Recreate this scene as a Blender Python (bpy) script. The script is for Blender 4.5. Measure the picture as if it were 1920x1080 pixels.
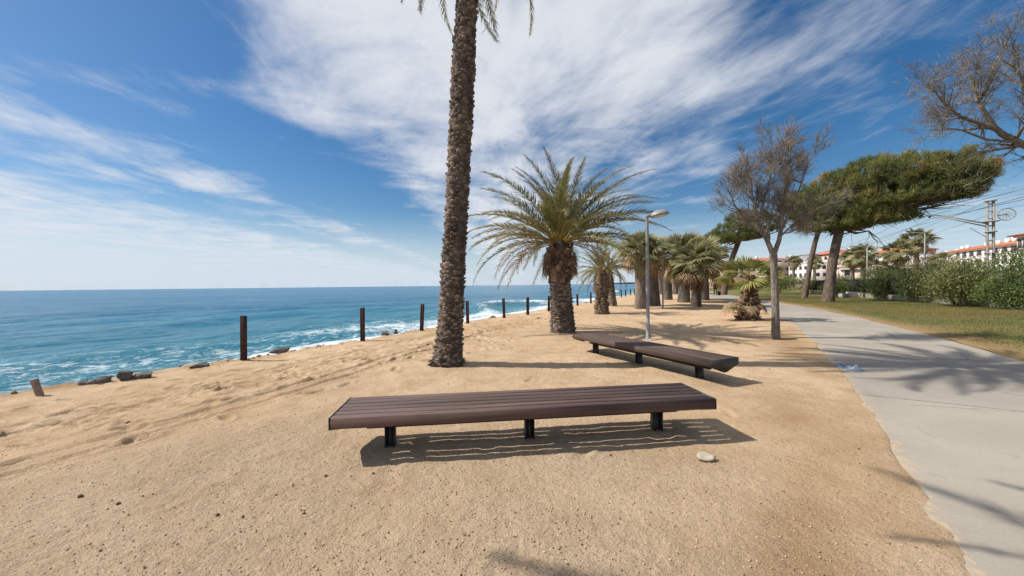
import bpy, math, random
import numpy as np
from mathutils import Vector, Matrix
R = math.radians
sc = bpy.context.scene
COL = sc.collection
for o in list(bpy.data.objects): bpy.data.objects.remove(o)

# ---------------------------------------------------------------- camera
CAM_H, FPX = 1.6, 700.0
PITCH, ROLL = R(0.45), R(0.63)
f0 = np.array([0, math.cos(PITCH), -math.sin(PITCH)]); u0 = np.array([0, math.sin(PITCH), math.cos(PITCH)]); r0 = np.array([1., 0, 0])
RIGHT = math.cos(ROLL)*r0 - math.sin(ROLL)*u0
UP = math.cos(ROLL)*u0 + math.sin(ROLL)*r0
FWD = f0
cam = bpy.data.objects.new('camera', bpy.data.cameras.new('camera')); COL.objects.link(cam)
cam.data.sensor_width = 36; cam.data.lens = 36*FPX/1920; cam.data.clip_start = 0.05; cam.data.clip_end = 90000
m = Matrix.Identity(4)
for i in range(3):
    m[i][0] = RIGHT[i]; m[i][1] = UP[i]; m[i][2] = -FWD[i]
m[2][3] = CAM_H
cam.matrix_world = m
sc.camera = cam

# ---------------------------------------------------------------- world, sun, exposure
SUN_EL, SUN_AZ = R(46), R(273.5)          # azimuth clockwise from +Y: the sun stands over the sea, to the left
sun = bpy.data.objects.new('sun', bpy.data.lights.new('sun', 'SUN')); COL.objects.link(sun)
sun.data.energy = 5.0; sun.data.angle = R(0.53); sun.data.color = (1.0, 0.955, 0.88)
sd = Vector((math.sin(SUN_AZ)*math.cos(SUN_EL), math.cos(SUN_AZ)*math.cos(SUN_EL), math.sin(SUN_EL)))
sun.rotation_euler = sd.to_track_quat('Z', 'Y').to_euler(); sun.location = (0, 0, 60)
vs = sc.view_settings; vs.view_transform = 'Standard'; vs.look = 'None'; vs.gamma = 1; vs.exposure = 0.2; vs.use_curve_mapping = False

world = bpy.data.worlds.new('World'); sc.world = world; world.use_nodes = True
wt = world.node_tree; wt.nodes.clear()
class NT:
    """terse node building"""
    def __init__(s, t): s.t = t
    def n(s, kind, ins=None, **kw):
        nd = s.t.nodes.new(kind)
        for k, v in kw.items(): setattr(nd, k, v)
        for k, v in (ins or {}).items():
            if hasattr(v, 'is_output'): s.t.links.new(v, nd.inputs[k])
            else: nd.inputs[k].default_value = v
        return nd
    def math(s, op, a, b=0.0, c=None, clamp=False):
        d = {0: a, 1: b}
        if c is not None: d[2] = c
        return s.n('ShaderNodeMath', d, operation=op, use_clamp=clamp).outputs[0]
    def ramp(s, fac, stops, interp='LINEAR'):
        nd = s.n('ShaderNodeValToRGB', {0: fac}); cr = nd.color_ramp; cr.interpolation = interp
        while len(cr.elements) < len(stops): cr.elements.new(0.5)
        for e, (p, c) in zip(cr.elements, stops):
            e.position = p; e.color = (c, c, c, 1) if isinstance(c, (int, float)) else (*c, 1)
        return nd.outputs[0]
    def mix(s, fac, a, b, blend='MIX'):
        nd = s.n('ShaderNodeMix', data_type='RGBA', blend_type=blend)
        for i, v in ((0, fac), (6, a), (7, b)):
            if hasattr(v, 'is_output'): s.t.links.new(v, nd.inputs[i])
            else: nd.inputs[i].default_value = v if i == 0 else (*v, 1)
        return nd.outputs[2]
    def noise(s, vec, scale, detail=4, rough=0.5, dist=0.0):
        return s.n('ShaderNodeTexNoise', {'Vector': vec, 'Scale': scale, 'Detail': detail, 'Roughness': rough, 'Distortion': dist}).outputs[0]
W = NT(wt)
sky = W.n('ShaderNodeTexSky', sky_type='NISHITA', sun_disc=False, sun_elevation=SUN_EL, sun_rotation=SUN_AZ, altitude=0, air_density=1.0, dust_density=0.6, ozone_density=2.5)
skyc = W.n('ShaderNodeHueSaturation', {'Saturation': 1.35, 'Value': 1.08, 'Color': sky.outputs[0]}).outputs[0]
tc = W.n('ShaderNodeTexCoord').outputs['Generated']
sx = W.n('ShaderNodeSeparateXYZ', {0: tc})
zc = W.math('MAXIMUM', sx.outputs[2], 0.012)
px = W.math('DIVIDE', sx.outputs[0], W.math('ADD', zc, 0.015)); py = W.math('DIVIDE', sx.outputs[1], W.math('ADD', zc, 0.015))
# warp so the cirrus bands (which run out to sea, along +Y) meander
pv = W.n('ShaderNodeCombineXYZ', {0: px, 1: W.math('MULTIPLY', py, 0.35), 2: 0.0}).outputs[0]
wn = W.noise(pv, 0.55, 2, 0.5)
pxw = W.math('ADD', px, W.math('MULTIPLY', W.math('SUBTRACT', wn, 0.5), 1.1))
band = W.ramp(W.math('MULTIPLY_ADD', pxw, 1/16.0, 0.5, clamp=True), [
    (0.0, 0.60), (0.16, 0.66), (0.235, 0.55), (0.28, 0.28), (0.305, 0.42), (0.335, 0.52), (0.362, 0.30), (0.385, 0.14), (0.42, 0.20), (0.445, 0.56), (0.475, 0.72), (0.53, 0.60), (0.55, 0.44), (0.575, 0.47), (0.605, 0.34), (0.65, 0.25), (0.72, 0.22), (0.80, 0.30), (1.0, 0.38)], 'EASE')
stv = W.n('ShaderNodeCombineXYZ', {0: W.math('MULTIPLY', pxw, 1.0), 1: W.math('MULTIPLY', py, 0.62), 2: 3.7}).outputs[0]
fb = W.noise(stv, 1.3, 10, 0.64, 0.45)
stv2 = W.n('ShaderNodeCombineXYZ', {0: W.math('ADD', W.math('MULTIPLY', pxw, 2.2), W.math('MULTIPLY', py, 0.5)), 1: W.math('MULTIPLY', py, 0.75), 2: 9.1}).outputs[0]
fb2 = W.noise(stv2, 1.9, 10, 0.68, 0.3)
dens = W.math('ADD', W.math('MULTIPLY', fb, 0.95), W.math('MULTIPLY', fb2, 0.55))
bl = W.noise(W.n('ShaderNodeCombineXYZ', {0: pxw, 1: W.math('MULTIPLY', py, 0.85), 2: 21.0}).outputs[0], 1.7, 6, 0.55, 0.5)
dens = W.math('ADD', W.math('MULTIPLY', dens, 0.80), W.math('MULTIPLY', bl, 0.74))
dens = W.math('ADD', dens, W.math('SUBTRACT', band, 0.33))
cl = W.n('ShaderNodeMapRange', {0: dens, 1: 0.92, 2: 1.48, 3: 0.0, 4: 0.95}, interpolation_type='SMOOTHSTEP').outputs[0]
hz = W.n('ShaderNodeMapRange', {0: sx.outputs[2], 1: 0.0, 2: 0.20, 3: 0.80, 4: 0.0}, interpolation_type='SMOOTHSTEP').outputs[0]
c1 = W.mix(cl, skyc, (8.4, 8.7, 9.3))
c2 = W.mix(hz, c1, (7.0, 8.2, 9.6))
W.t.links.new(W.n('ShaderNodeBackground', {'Color': c2, 'Strength': 0.079}).outputs[0], W.n('ShaderNodeOutputWorld').inputs[0])

# ---------------------------------------------------------------- places: S runs along the coast, T inland
S = np.array([0.5, 0.8660254]); T = np.array([0.8660254, -0.5])
def st(s, t): return s*S + t*T
def ray(u, v): return FWD + RIGHT*((u-960)/FPX) + UP*((540-v)/FPX)
def G(u, v, z=0.0):
    d = ray(u, v); k = (z-CAM_H)/d[2]; return np.array([d[0]*k, d[1]*k, z])
def AT(u, v, Y):
    d = ray(u, v); k = Y/d[1]; return np.array([0, 0, CAM_H]) + d*k

# ---------------------------------------------------------------- noise
_rt = np.random.RandomState(5).rand(256, 256)
def vnoise(x, y):
    xi = np.floor(x).astype(int); yi = np.floor(y).astype(int); fx = x-xi; fy = y-yi
    fx = fx*fx*fx*(fx*(fx*6-15)+10); fy = fy*fy*fy*(fy*(fy*6-15)+10)
    a = _rt[xi & 255, yi & 255]; b = _rt[(xi+1) & 255, yi & 255]; c = _rt[xi & 255, (yi+1) & 255]; d = _rt[(xi+1) & 255, (yi+1) & 255]
    return (a*(1-fx)+b*fx)*(1-fy) + (c*(1-fx)+d*fx)*fy
def fbm(x, y, o=4, g=0.5):
    s = 0; a = 1; t = 0
    for i in range(o):
        s = s + a*vnoise(x*2**i+17.3*i, y*2**i+5.1*i); t += a; a *= g
    return s/t - 0.5

# ---------------------------------------------------------------- mesh building
class MB:
    def __init__(s): s.v = []; s.f = []; s.n = 0; s.c = []; s.hasc = False
    def add(s, v, faces, col=None):
        """v (N,3); faces: list of int arrays (M,3) or (M,4)"""
        v = np.asarray(v, float)
        for f in faces:
            f = np.asarray(f, int)
            if len(f): s.f.append(f+s.n)
        s.v.append(v); s.n += len(v)
        if col is not None:
            s.hasc = True; col = np.asarray(col, float)
            if col.ndim == 1: col = np.tile(col, (len(v), 1))
            s.c.append(col)
        else: s.c.append(np.ones((len(v), 3)))
        return s
    def box(s, c, d, rz=0.0, bev=0.0):
        hx, hy, hz = d[0]/2, d[1]/2, d[2]/2
        if bev:
            b = bev
            pts = []
            for sx_ in (-1, 1):
                for sy_ in (-1, 1):
                    for sz_ in (-1, 1):
                        pts += [(sx_*(hx-b), sy_*(hy-b), sz_*hz), (sx_*(hx-b), sy_*hy, sz_*(hz-b)), (sx_*hx, sy_*(hy-b), sz_*(hz-b))]
            import bmesh
            bm = bmesh.new(); [bm.verts.new(p) for p in pts]
            bmesh.ops.convex_hull(bm, input=bm.verts); bm.verts.index_update()
            P = np.array([x.co[:] for x in bm.verts]); F = [np.array([[q.index for q in fc.verts]]) for fc in bm.faces]; bm.free()
        else:
            P = np.array([(x, y, z) for x in (-hx, hx) for y in (-hy, hy) for z in (-hz, hz)])
            F = [np.array([(0, 1, 3, 2), (4, 6, 7, 5), (0, 4, 5, 1), (2, 3, 7, 6), (0, 2, 6, 4), (1, 5, 7, 3)])]
        ca, sa = math.cos(rz), math.sin(rz)
        P = np.stack([P[:, 0]*ca-P[:, 1]*sa, P[:, 0]*sa+P[:, 1]*ca, P[:, 2]], 1)+np.array(c)
        return s.add(P, F)
    def tube(s, pts, rad, k=8, cap=True, col=None):
        pts = np.asarray(pts, float); n = len(pts); rad = np.broadcast_to(np.asarray(rad, float), (n,))
        tg = np.gradient(pts, axis=0); tg /= np.linalg.norm(tg, axis=1)[:, None]+1e-9
        ref = np.array([0.31, 0.11, 0.94]) if abs(tg[:, 2]).mean() < 0.8 else np.array([1., 0.05, 0])
        a = np.cross(tg, ref); a /= np.linalg.norm(a, axis=1)[:, None]+1e-9; b = np.cross(tg, a)
        th = np.arange(k)*2*math.pi/k
        v = pts[:, None, :] + rad[:, None, None]*(np.cos(th)[None, :, None]*a[:, None, :] + np.sin(th)[None, :, None]*b[:, None, :])
        i = np.arange(n-1)[:, None]*k; j = np.arange(k)[None, :]; j2 = (j+1) % k
        q = np.stack([i+j, i+j2, i+k+j2, i+k+j], -1).reshape(-1, 4)
        F = [q]
        if cap: F += [np.arange(k)[None, ::-1], (np.arange(k)+(n-1)*k)[None, :]]
        return s.add(v.reshape(-1, 3), F, col)
    def lathe(s, prof, c=(0, 0, 0), k=24):
        prof = np.asarray(prof, float); n = len(prof); th = np.arange(k)*2*math.pi/k
        v = np.stack([prof[:, 0][:, None]*np.cos(th), prof[:, 0][:, None]*np.sin(th), np.repeat(prof[:, 1][:, None], k, 1)], -1).reshape(-1, 3)+np.array(c)
        i = np.arange(n-1)[:, None]*k; j = np.arange(k)[None, :]; j2 = (j+1) % k
        return s.add(v, [np.stack([i+j, i+j2, i+k+j2, i+k+j], -1).reshape(-1, 4), np.arange(k)[None, ::-1], (np.arange(k)+(n-1)*k)[None, :]])
    def prism(s, poly, a, b):
        """poly: (N,2) in (y,z), extruded along x from a to b"""
        n = len(poly); P = [(a, y, z) for y, z in poly]+[(b, y, z) for y, z in poly]
        return s.add(P, [np.array([(i, (i+1) % n, n+(i+1) % n, n+i) for i in range(n)]), np.arange(n)[None, ::-1], (np.arange(n)+n)[None, :]])
    def leaves(s, p, d, nrm, L, Wd, col=None, fold=0.0):
        p, d, nrm = (np.asarray(q, float) for q in (p, d, nrm)); d = d/(np.linalg.norm(d, axis=1)[:, None]+1e-9)
        sd_ = np.cross(d, nrm); sd_ /= np.linalg.norm(sd_, axis=1)[:, None]+1e-9; up = np.cross(sd_, d)
        L = np.broadcast_to(L, (len(p),))[:, None]; Wd = np.broadcast_to(Wd, (len(p),))[:, None]
        mid = p+d*L*0.45
        v = np.stack([p, mid+sd_*Wd/2+up*fold*Wd, p+d*L, mid-sd_*Wd/2+up*fold*Wd], 1).reshape(-1, 3)
        i = np.arange(len(p))[:, None]*4
        return s.add(v, [i+np.array([[0, 1, 2, 3]])], None if col is None else np.repeat(col, 4, 0))
    def twigs(s, p, d, L, Wd, col=None):
        p, d = np.asarray(p, float), np.asarray(d, float); d = d/(np.linalg.norm(d, axis=1)[:, None]+1e-9)
        rn = np.random.RandomState(len(p)).normal(size=p.shape); sd_ = np.cross(d, rn); sd_ /= np.linalg.norm(sd_, axis=1)[:, None]+1e-9
        L = np.broadcast_to(L, (len(p),))[:, None]; Wd = np.broadcast_to(Wd, (len(p),))[:, None]
        v = np.stack([p-sd_*Wd/2, p+sd_*Wd/2, p+d*L], 1).reshape(-1, 3)
        return s.add(v, [np.arange(len(p))[:, None]*3+np.array([[0, 1, 2]])], None if col is None else np.repeat(col, 3, 0))
    def mesh(s, name, mat, smooth=False):
        me = bpy.data.meshes.new(name)
        v = np.concatenate(s.v); sizes = np.concatenate([np.full(len(f), f.shape[1]) for f in s.f]); loops = np.concatenate([f.ravel() for f in s.f])
        me.vertices.add(len(v)); me.vertices.foreach_set('co', v.ravel().astype(np.float32))
        me.loops.add(len(loops)); me.loops.foreach_set('vertex_index', loops.astype(np.int32))
        st_ = np.zeros(len(sizes), np.int32); st_[1:] = np.cumsum(sizes)[:-1]
        me.polygons.add(len(sizes)); me.polygons.foreach_set('loop_start', st_)
        if smooth: me.polygons.foreach_set('use_smooth', np.ones(len(sizes), bool))
        if s.hasc:
            c = np.concatenate(s.c); at = me.attributes.new('Col', 'FLOAT_COLOR', 'POINT')
            at.data.foreach_set('color', np.concatenate([c, np.ones((len(c), 1))], 1).ravel().astype(np.float32))
        me.materials.append(mat); me.update(calc_edges=True); me.validate()
        return me
    def build(s, name, mat, parent=None, smooth=False, loc=None):
        return link(name, s.mesh(name, mat, smooth), parent, loc)
def link(name, me, parent=None, loc=None):
    o = bpy.data.objects.new(name, me); COL.objects.link(o)
    if parent: o.parent = parent
    if loc is not None: o.location = loc
    return o
def tag(o, label=None, cat=None, group=None, kind=None):
    if label: o['label'] = label
    if cat: o['category'] = cat
    if group: o['group'] = group
    if kind: o['kind'] = kind
    return o
def thing(name, label, cat, loc=(0, 0, 0), rz=0.0, group=None):
    o = bpy.data.objects.new(name, None); COL.objects.link(o); o.location = loc; o.rotation_euler = (0, 0, rz); o.empty_display_size = 0.2
    return tag(o, label, cat, group)

# ---------------------------------------------------------------- materials
def mat(name, col, rough=0.7, var=0.15, scale=6.0, bump=0.0, bscale=30.0, transl=0.0, attr=False, metal=0.0, spec=0.3, rnd=0.0, col2=None, stretch=None):
    """principled material: colour varied by object-space noise, optional vertex colour multiplier, translucency, bump"""
    ma = bpy.data.materials.new(name); ma.use_nodes = True; t = ma.node_tree; t.nodes.clear(); N = NT(t)
    co = N.n('ShaderNodeTexCoord').outputs['Object']
    if stretch: co = N.n('ShaderNodeMapping', {'Vector': co, 'Scale': stretch}).outputs[0]
    nz = N.noise(co, scale, 5, 0.6)
    c2 = col2 or tuple(c*(1-1.6*var) for c in col)
    base = N.mix(N.n('ShaderNodeMapRange', {0: nz, 1: 0.3, 2: 0.7}).outputs[0], c2, tuple(min(1, c*(1+var)) for c in col))
    if attr: base = N.mix(1.0, base, N.n('ShaderNodeAttribute', attribute_name='Col').outputs[0], 'MULTIPLY')
    if rnd:
        ri = N.n('ShaderNodeObjectInfo').outputs['Random']
        base = N.n('ShaderNodeHueSaturation', {'Hue': N.math('MULTIPLY_ADD', ri, -rnd*0.08, 0.5+rnd*0.04), 'Value': N.math('MULTIPLY_ADD', ri, rnd, 1-rnd/2), 'Color': base}).outputs[0]
    bs = N.n('ShaderNodeBsdfPrincipled', {'Base Color': base, 'Roughness': rough, 'Metallic': metal, 'Specular IOR Level': spec})
    if bump:
        b = N.n('ShaderNodeBump', {'Height': N.noise(co, bscale, 6, 0.65), 'Strength': 1.0, 'Distance': bump}); t.links.new(b.outputs[0], bs.inputs['Normal'])
    sh = bs.outputs[0]
    if transl:
        tr = N.n('ShaderNodeBsdfTranslucent', {'Color': base}); sh = N.n('ShaderNodeMixShader', {0: transl, 1: sh, 2: tr.outputs[0]}).outputs[0]
    t.links.new(sh, N.n('ShaderNodeOutputMaterial').inputs[0])
    return ma
M = {}
M['wood'] = mat('bench_wood', (0.108, 0.071, 0.058), 0.58, 0.30, 3, 0.002, 40, spec=0.22, stretch=(0.35, 7, 7), rnd=0.42)
M['bench_metal'] = mat('bench_metal', (0.035, 0.032, 0.030), 0.5, 0.2, 9, 0.0005, 80, spec=0.4)
M['rust'] = mat('rusty_steel', (0.075, 0.036, 0.024), 0.85, 0.35, 9, 0.004, 40, rnd=0.3)
M['pipe'] = mat('weathered_pipe', (0.33, 0.22, 0.18), 0.7, 0.3, 7, 0.004, 30)
M['lamp'] = mat('lamp_grey_paint', (0.25, 0.25, 0.24), 0.45, 0.08, 8, spec=0.5)
M['lampglass'] = mat('lamp_glass', (0.6, 0.6, 0.58), 0.25, 0.05)
M['bark_palm'] = mat('palm_bark', (0.118, 0.094, 0.076), 0.95, 0.35, 5, 0.02, 25, attr=True)
M['bark_grey'] = mat('fan_palm_bark', (0.16, 0.135, 0.115), 0.95, 0.3, 4, 0.02, 22, stretch=(3.2, 3.2, 0.8), attr=True)
M['bark_tree'] = mat('tamarisk_bark', (0.24, 0.20, 0.165), 0.95, 0.4, 9, 0.02, 25, stretch=(2.5, 2.5, 0.7))
M['bark_pine'] = mat('pine_bark', (0.16, 0.115, 0.09), 0.95, 0.4, 5, 0.04, 12, stretch=(2.4, 2.4, 0.6))
M['frond'] = mat('palm_leaf', (0.185, 0.188, 0.080), 0.5, 0.2, 3, transl=0.3, rnd=0.5, attr=True)
M['frond_dry'] = mat('palm_leaf_dry', (0.33, 0.25, 0.15), 0.75, 0.2, 3, transl=0.25, rnd=0.35, attr=True)
M['fan'] = mat('fan_leaf', (0.265, 0.27, 0.145), 0.45, 0.2, 3, transl=0.4, rnd=0.55, attr=True)
M['fan_bright'] = mat('dwarf_fan_leaf', (0.20, 0.215, 0.06), 0.45, 0.2, 3, transl=0.3, rnd=0.4, attr=True)
M['needles'] = mat('pine_needles', (0.18, 0.185, 0.072), 0.7, 0.25, 0.8, transl=0.2, attr=True)
M['twig'] = mat('tamarisk_twigs', (0.225, 0.20, 0.172), 0.9, 0.2, 2, transl=0.15, attr=True)
M['bush'] = mat('oleander_leaf', (0.155, 0.175, 0.075), 0.5, 0.2, 1.5, transl=0.28, attr=True, spec=0.4)
M['white'] = mat('white_render', (0.74, 0.71, 0.67), 0.85, 0.06, 0.4)
M['cream'] = mat('cream_render', (0.58, 0.47, 0.37), 0.85, 0.08, 0.4)
M['roof'] = mat('clay_roof', (0.50, 0.155, 0.07), 0.8, 0.2, 1.2, 0.05, 3)
M['brick'] = mat('brick_render', (0.40, 0.27, 0.20), 0.85, 0.1, 0.4)
M['greywall'] = mat('grey_render', (0.36, 0.37, 0.37), 0.85, 0.1, 0.4)
M['pane'] = mat('window_glass', (0.03, 0.035, 0.045), 0.12, 0.1, spec=0.6)
M['frame'] = mat('window_frame', (0.55, 0.53, 0.50), 0.6, 0.05)
M['wall'] = mat('low_wall_concrete', (0.36, 0.31, 0.26), 0.9, 0.2, 2.5, 0.01, 30)
M['fence'] = mat('fence_screen', (0.018, 0.022, 0.018), 0.8, 0.2, 4)
M['plastic'] = mat('bag_plastic', (0.17, 0.215, 0.31), 0.35, 0.35, 8, spec=0.4)
M['white_paint'] = mat('white_plastic', (0.66, 0.68, 0.70), 0.5, 0.06)
M['mast'] = mat('mast_steel', (0.33, 0.31, 0.28), 0.7, 0.15, 3)
M['cable'] = mat('cable_black', (0.04, 0.04, 0.045), 0.6, 0.1)
M['rock'] = mat('shore_rock', (0.15, 0.135, 0.12), 0.8, 0.4, 3, 0.03, 9, rnd=0.35)
M['stone_pale'] = mat('pale_stone', (0.44, 0.37, 0.28), 0.9, 0.2, 12, 0.004, 60)
M['stone_dark'] = mat('dark_pebble', (0.16, 0.105, 0.065), 0.9, 0.3, 20, rnd=0.6)
M['gravel'] = mat('gravel', (0.52, 0.38, 0.25), 0.95, 0.2, 12, attr=True)
M['grass'] = mat('grass_blades', (0.14, 0.135, 0.055), 0.7, 0.2, 0.7, transl=0.25, attr=True)
M['cloth'] = mat('dark_cloth', (0.020, 0.020, 0.028), 0.9, 0.1)
M['skin'] = mat('skin', (0.42, 0.26, 0.19), 0.6, 0.05)

def sand_mat():
    ma = bpy.data.materials.new('sand'); ma.use_nodes = True; t = ma.node_tree; t.nodes.clear(); N = NT(t)
    co = N.n('ShaderNodeTexCoord').outputs['Object']
    big = N.noise(co, 0.35, 4, 0.55, 0.4); mid = N.noise(co, 2.2, 5, 0.6); fine = N.noise(co, 90, 3, 0.7); grain = N.noise(co, 260, 2, 0.6)
    c = N.mix(N.n('ShaderNodeMapRange', {0: big, 1: 0.38, 2: 0.64}).outputs[0], (0.60, 0.43, 0.272), (0.68, 0.51, 0.345))
    c = N.mix(N.n('ShaderNodeMapRange', {0: mid, 1: 0.45, 2: 0.72, 4: 0.75}).outputs[0], c, (0.46, 0.30, 0.165))
    at = N.n('ShaderNodeAttribute', attribute_name='Col')
    sep = N.n('ShaderNodeSeparateColor', {0: at.outputs[0]})
    c = N.mix(N.n('ShaderNodeMapRange', {0: N.noise(co, 0.9, 6, 0.68, 0.8), 1: 0.52, 2: 0.68, 4: 0.5}).outputs[0], c, (0.47, 0.315, 0.175))
    c = N.mix(N.math('MULTIPLY', sep.outputs[0], 0.5), c, (0.50, 0.395, 0.285))         # gravelly ground
    c = N.mix(N.math('MULTIPLY', sep.outputs[1], 0.75), c, (0.36, 0.225, 0.115))         # damp darker earth along the path and in the ruts
    c = N.mix(N.n('ShaderNodeMapRange', {0: fine, 1: 0.30, 2: 0.72, 3: 0.0, 4: 1.0}).outputs[0], N.mix(1.0, c, (0.68, 0.64, 0.59), 'MULTIPLY'), N.mix(1.0, c, (1.12, 1.12, 1.12), 'MULTIPLY'))
    vor = N.n('ShaderNodeTexVoronoi', {'Vector': co, 'Scale': 62.0, 'Randomness': 1.0})
    rs = N.n('ShaderNodeSeparateColor', {0: vor.outputs['Color']})
    pick = N.math('MULTIPLY', N.math('LESS_THAN', vor.outputs['Distance'], 0.30), N.math('GREATER_THAN', rs.outputs[0], N.math('MULTIPLY_ADD', sep.outputs[0], -0.25, 0.88)))
    gc = N.mix(rs.outputs[1], (0.20, 0.13, 0.085), (0.68, 0.58, 0.46))
    c = N.mix(N.math('MULTIPLY', pick, 0.75), c, gc)
    bs = N.n('ShaderNodeBsdfPrincipled', {'Base Color': c, 'Roughness': 0.95, 'Specular IOR Level': 0.1})
    hmid = N.noise(co, 14, 6, 0.72)
    h = N.math('ADD', N.math('MULTIPLY', hmid, N.math('MULTIPLY_ADD', sep.outputs[0], 0.018, 0.042)), N.math('ADD', N.math('MULTIPLY', fine, 0.016), N.math('MULTIPLY', pick, 0.006)))
    h = N.math('ADD', h, N.math('MULTIPLY', grain, 0.0025))
    b = N.n('ShaderNodeBump', {'Height': h, 'Strength': 0.9, 'Distance': 1.0}); t.links.new(b.outputs[0], bs.inputs['Normal'])
    t.links.new(bs.outputs[0], N.n('ShaderNodeOutputMaterial').inputs[0]); return ma
def concrete_mat():
    ma = bpy.data.materials.new('path_concrete'); ma.use_nodes = True; t = ma.node_tree; t.nodes.clear(); N = NT(t)
    co = N.n('ShaderNodeTexCoord').outputs['Object']
    n1 = N.noise(co, 0.5, 5, 0.6, 0.5); n2 = N.noise(co, 6, 5, 0.65); n3 = N.noise(co, 120, 3, 0.7)
    c = N.mix(N.n('ShaderNodeMapRange', {0: n1, 1: 0.35, 2: 0.65}).outputs[0], (0.30, 0.262, 0.218), (0.365, 0.325, 0.275))
    c = N.mix(N.n('ShaderNodeMapRange', {0: n2, 1: 0.5, 2: 0.8, 4: 0.4}).outputs[0], c, (0.30, 0.25, 0.20))
    c = N.mix(N.n('ShaderNodeMapRange', {0: n3, 1: 0.3, 2: 0.7}).outputs[0], N.mix(1.0, c, (0.85, 0.85, 0.85), 'MULTIPLY'), N.mix(1.0, c, (1.08, 1.08, 1.08), 'MULTIPLY'))
    ri = N.n('ShaderNodeObjectInfo').outputs['Random']; c = N.mix(1.0, c, N.n('ShaderNodeCombineColor', {0: N.math('MULTIPLY_ADD', ri, .14, .93), 1: N.math('MULTIPLY_ADD', ri, .14, .93), 2: N.math('MULTIPLY_ADD', ri, .12, .93)}).outputs[0], 'MULTIPLY')
    wv_ = N.n('ShaderNodeMix', {0: 0.12, 4: co, 5: N.n('ShaderNodeTexNoise', {'Vector': co, 'Scale': 1.3, 'Detail': 6}).outputs['Color']}, data_type='VECTOR').outputs[1]
    cr = N.n('ShaderNodeTexVoronoi', {'Vector': wv_, 'Scale': 0.42}, feature='DISTANCE_TO_EDGE').outputs['Distance']
    c = N.mix(N.math('MULTIPLY', N.math('LESS_THAN', cr, 0.0022), N.math('GREATER_THAN', n1, 0.52)), c, (0.12, 0.105, 0.09))
    st_ = N.noise(co, 1.7, 6, 0.7, 1.2); c = N.mix(N.n('ShaderNodeMapRange', {0: st_, 1: 0.60, 2: 0.72, 4: 0.35}).outputs[0], c, (0.19, 0.165, 0.14))
    # blown sand along the edges
    at = N.n('ShaderNodeSeparateColor', {0: N.n('ShaderNodeAttribute', attribute_name='Col').outputs[0]})
    e = N.n('ShaderNodeMapRange', {0: N.math('ADD', at.outputs[0], N.math('MULTIPLY', N.math('SUBTRACT', N.noise(co, 16, 7, 0.75), 0.5), 1.9)), 1: 0.52, 2: 0.66}).outputs[0]
    c = N.mix(N.math('MULTIPLY', e, 0.85), c, (0.47, 0.35, 0.23))
    bs = N.n('ShaderNodeBsdfPrincipled', {'Base Color': c, 'Roughness': 0.9, 'Specular IOR Level': 0.2})
    b = N.n('ShaderNodeBump', {'Height': N.math('ADD', N.math('MULTIPLY', n3, 0.004), N.math('MULTIPLY', n2, 0.006)), 'Strength': 0.7, 'Distance': 1.0}); t.links.new(b.outputs[0], bs.inputs['Normal'])
    t.links.new(bs.outputs[0], N.n('ShaderNodeOutputMaterial').inputs[0]); return ma
def lawn_mat():
    ma = bpy.data.materials.new('lawn'); ma.use_nodes = True; t = ma.node_tree; t.nodes.clear(); N = NT(t)
    co = N.n('ShaderNodeTexCoord').outputs['Object']
    n1 = N.noise(co, 0.35, 5, 0.6, 0.4); n2 = N.noise(co, 22, 5, 0.7)
    c = N.mix(N.n('ShaderNodeMapRange', {0: n1, 1: 0.38, 2: 0.62}).outputs[0], (0.20, 0.165, 0.07), (0.135, 0.15, 0.045))
    at = N.n('ShaderNodeSeparateColor', {0: N.n('ShaderNodeAttribute', attribute_name='Col').outputs[0]})
    c = N.mix(at.outputs[0], c, (0.31, 0.20, 0.105))
    c = N.mix(n2, N.mix(1.0, c, (0.55, 0.55, 0.5), 'MULTIPLY'), N.mix(1.0, c, (1.35, 1.35, 1.3), 'MULTIPLY'))
    bs = N.n('ShaderNodeBsdfPrincipled', {'Base Color': c, 'Roughness': 0.95, 'Specular IOR Level': 0.1})
    b = N.n('ShaderNodeBump', {'Height': n2, 'Strength': 0.8, 'Distance': 0.04}); t.links.new(b.outputs[0], bs.inputs['Normal'])
    t.links.new(bs.outputs[0], N.n('ShaderNodeOutputMaterial').inputs[0]); return ma
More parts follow.
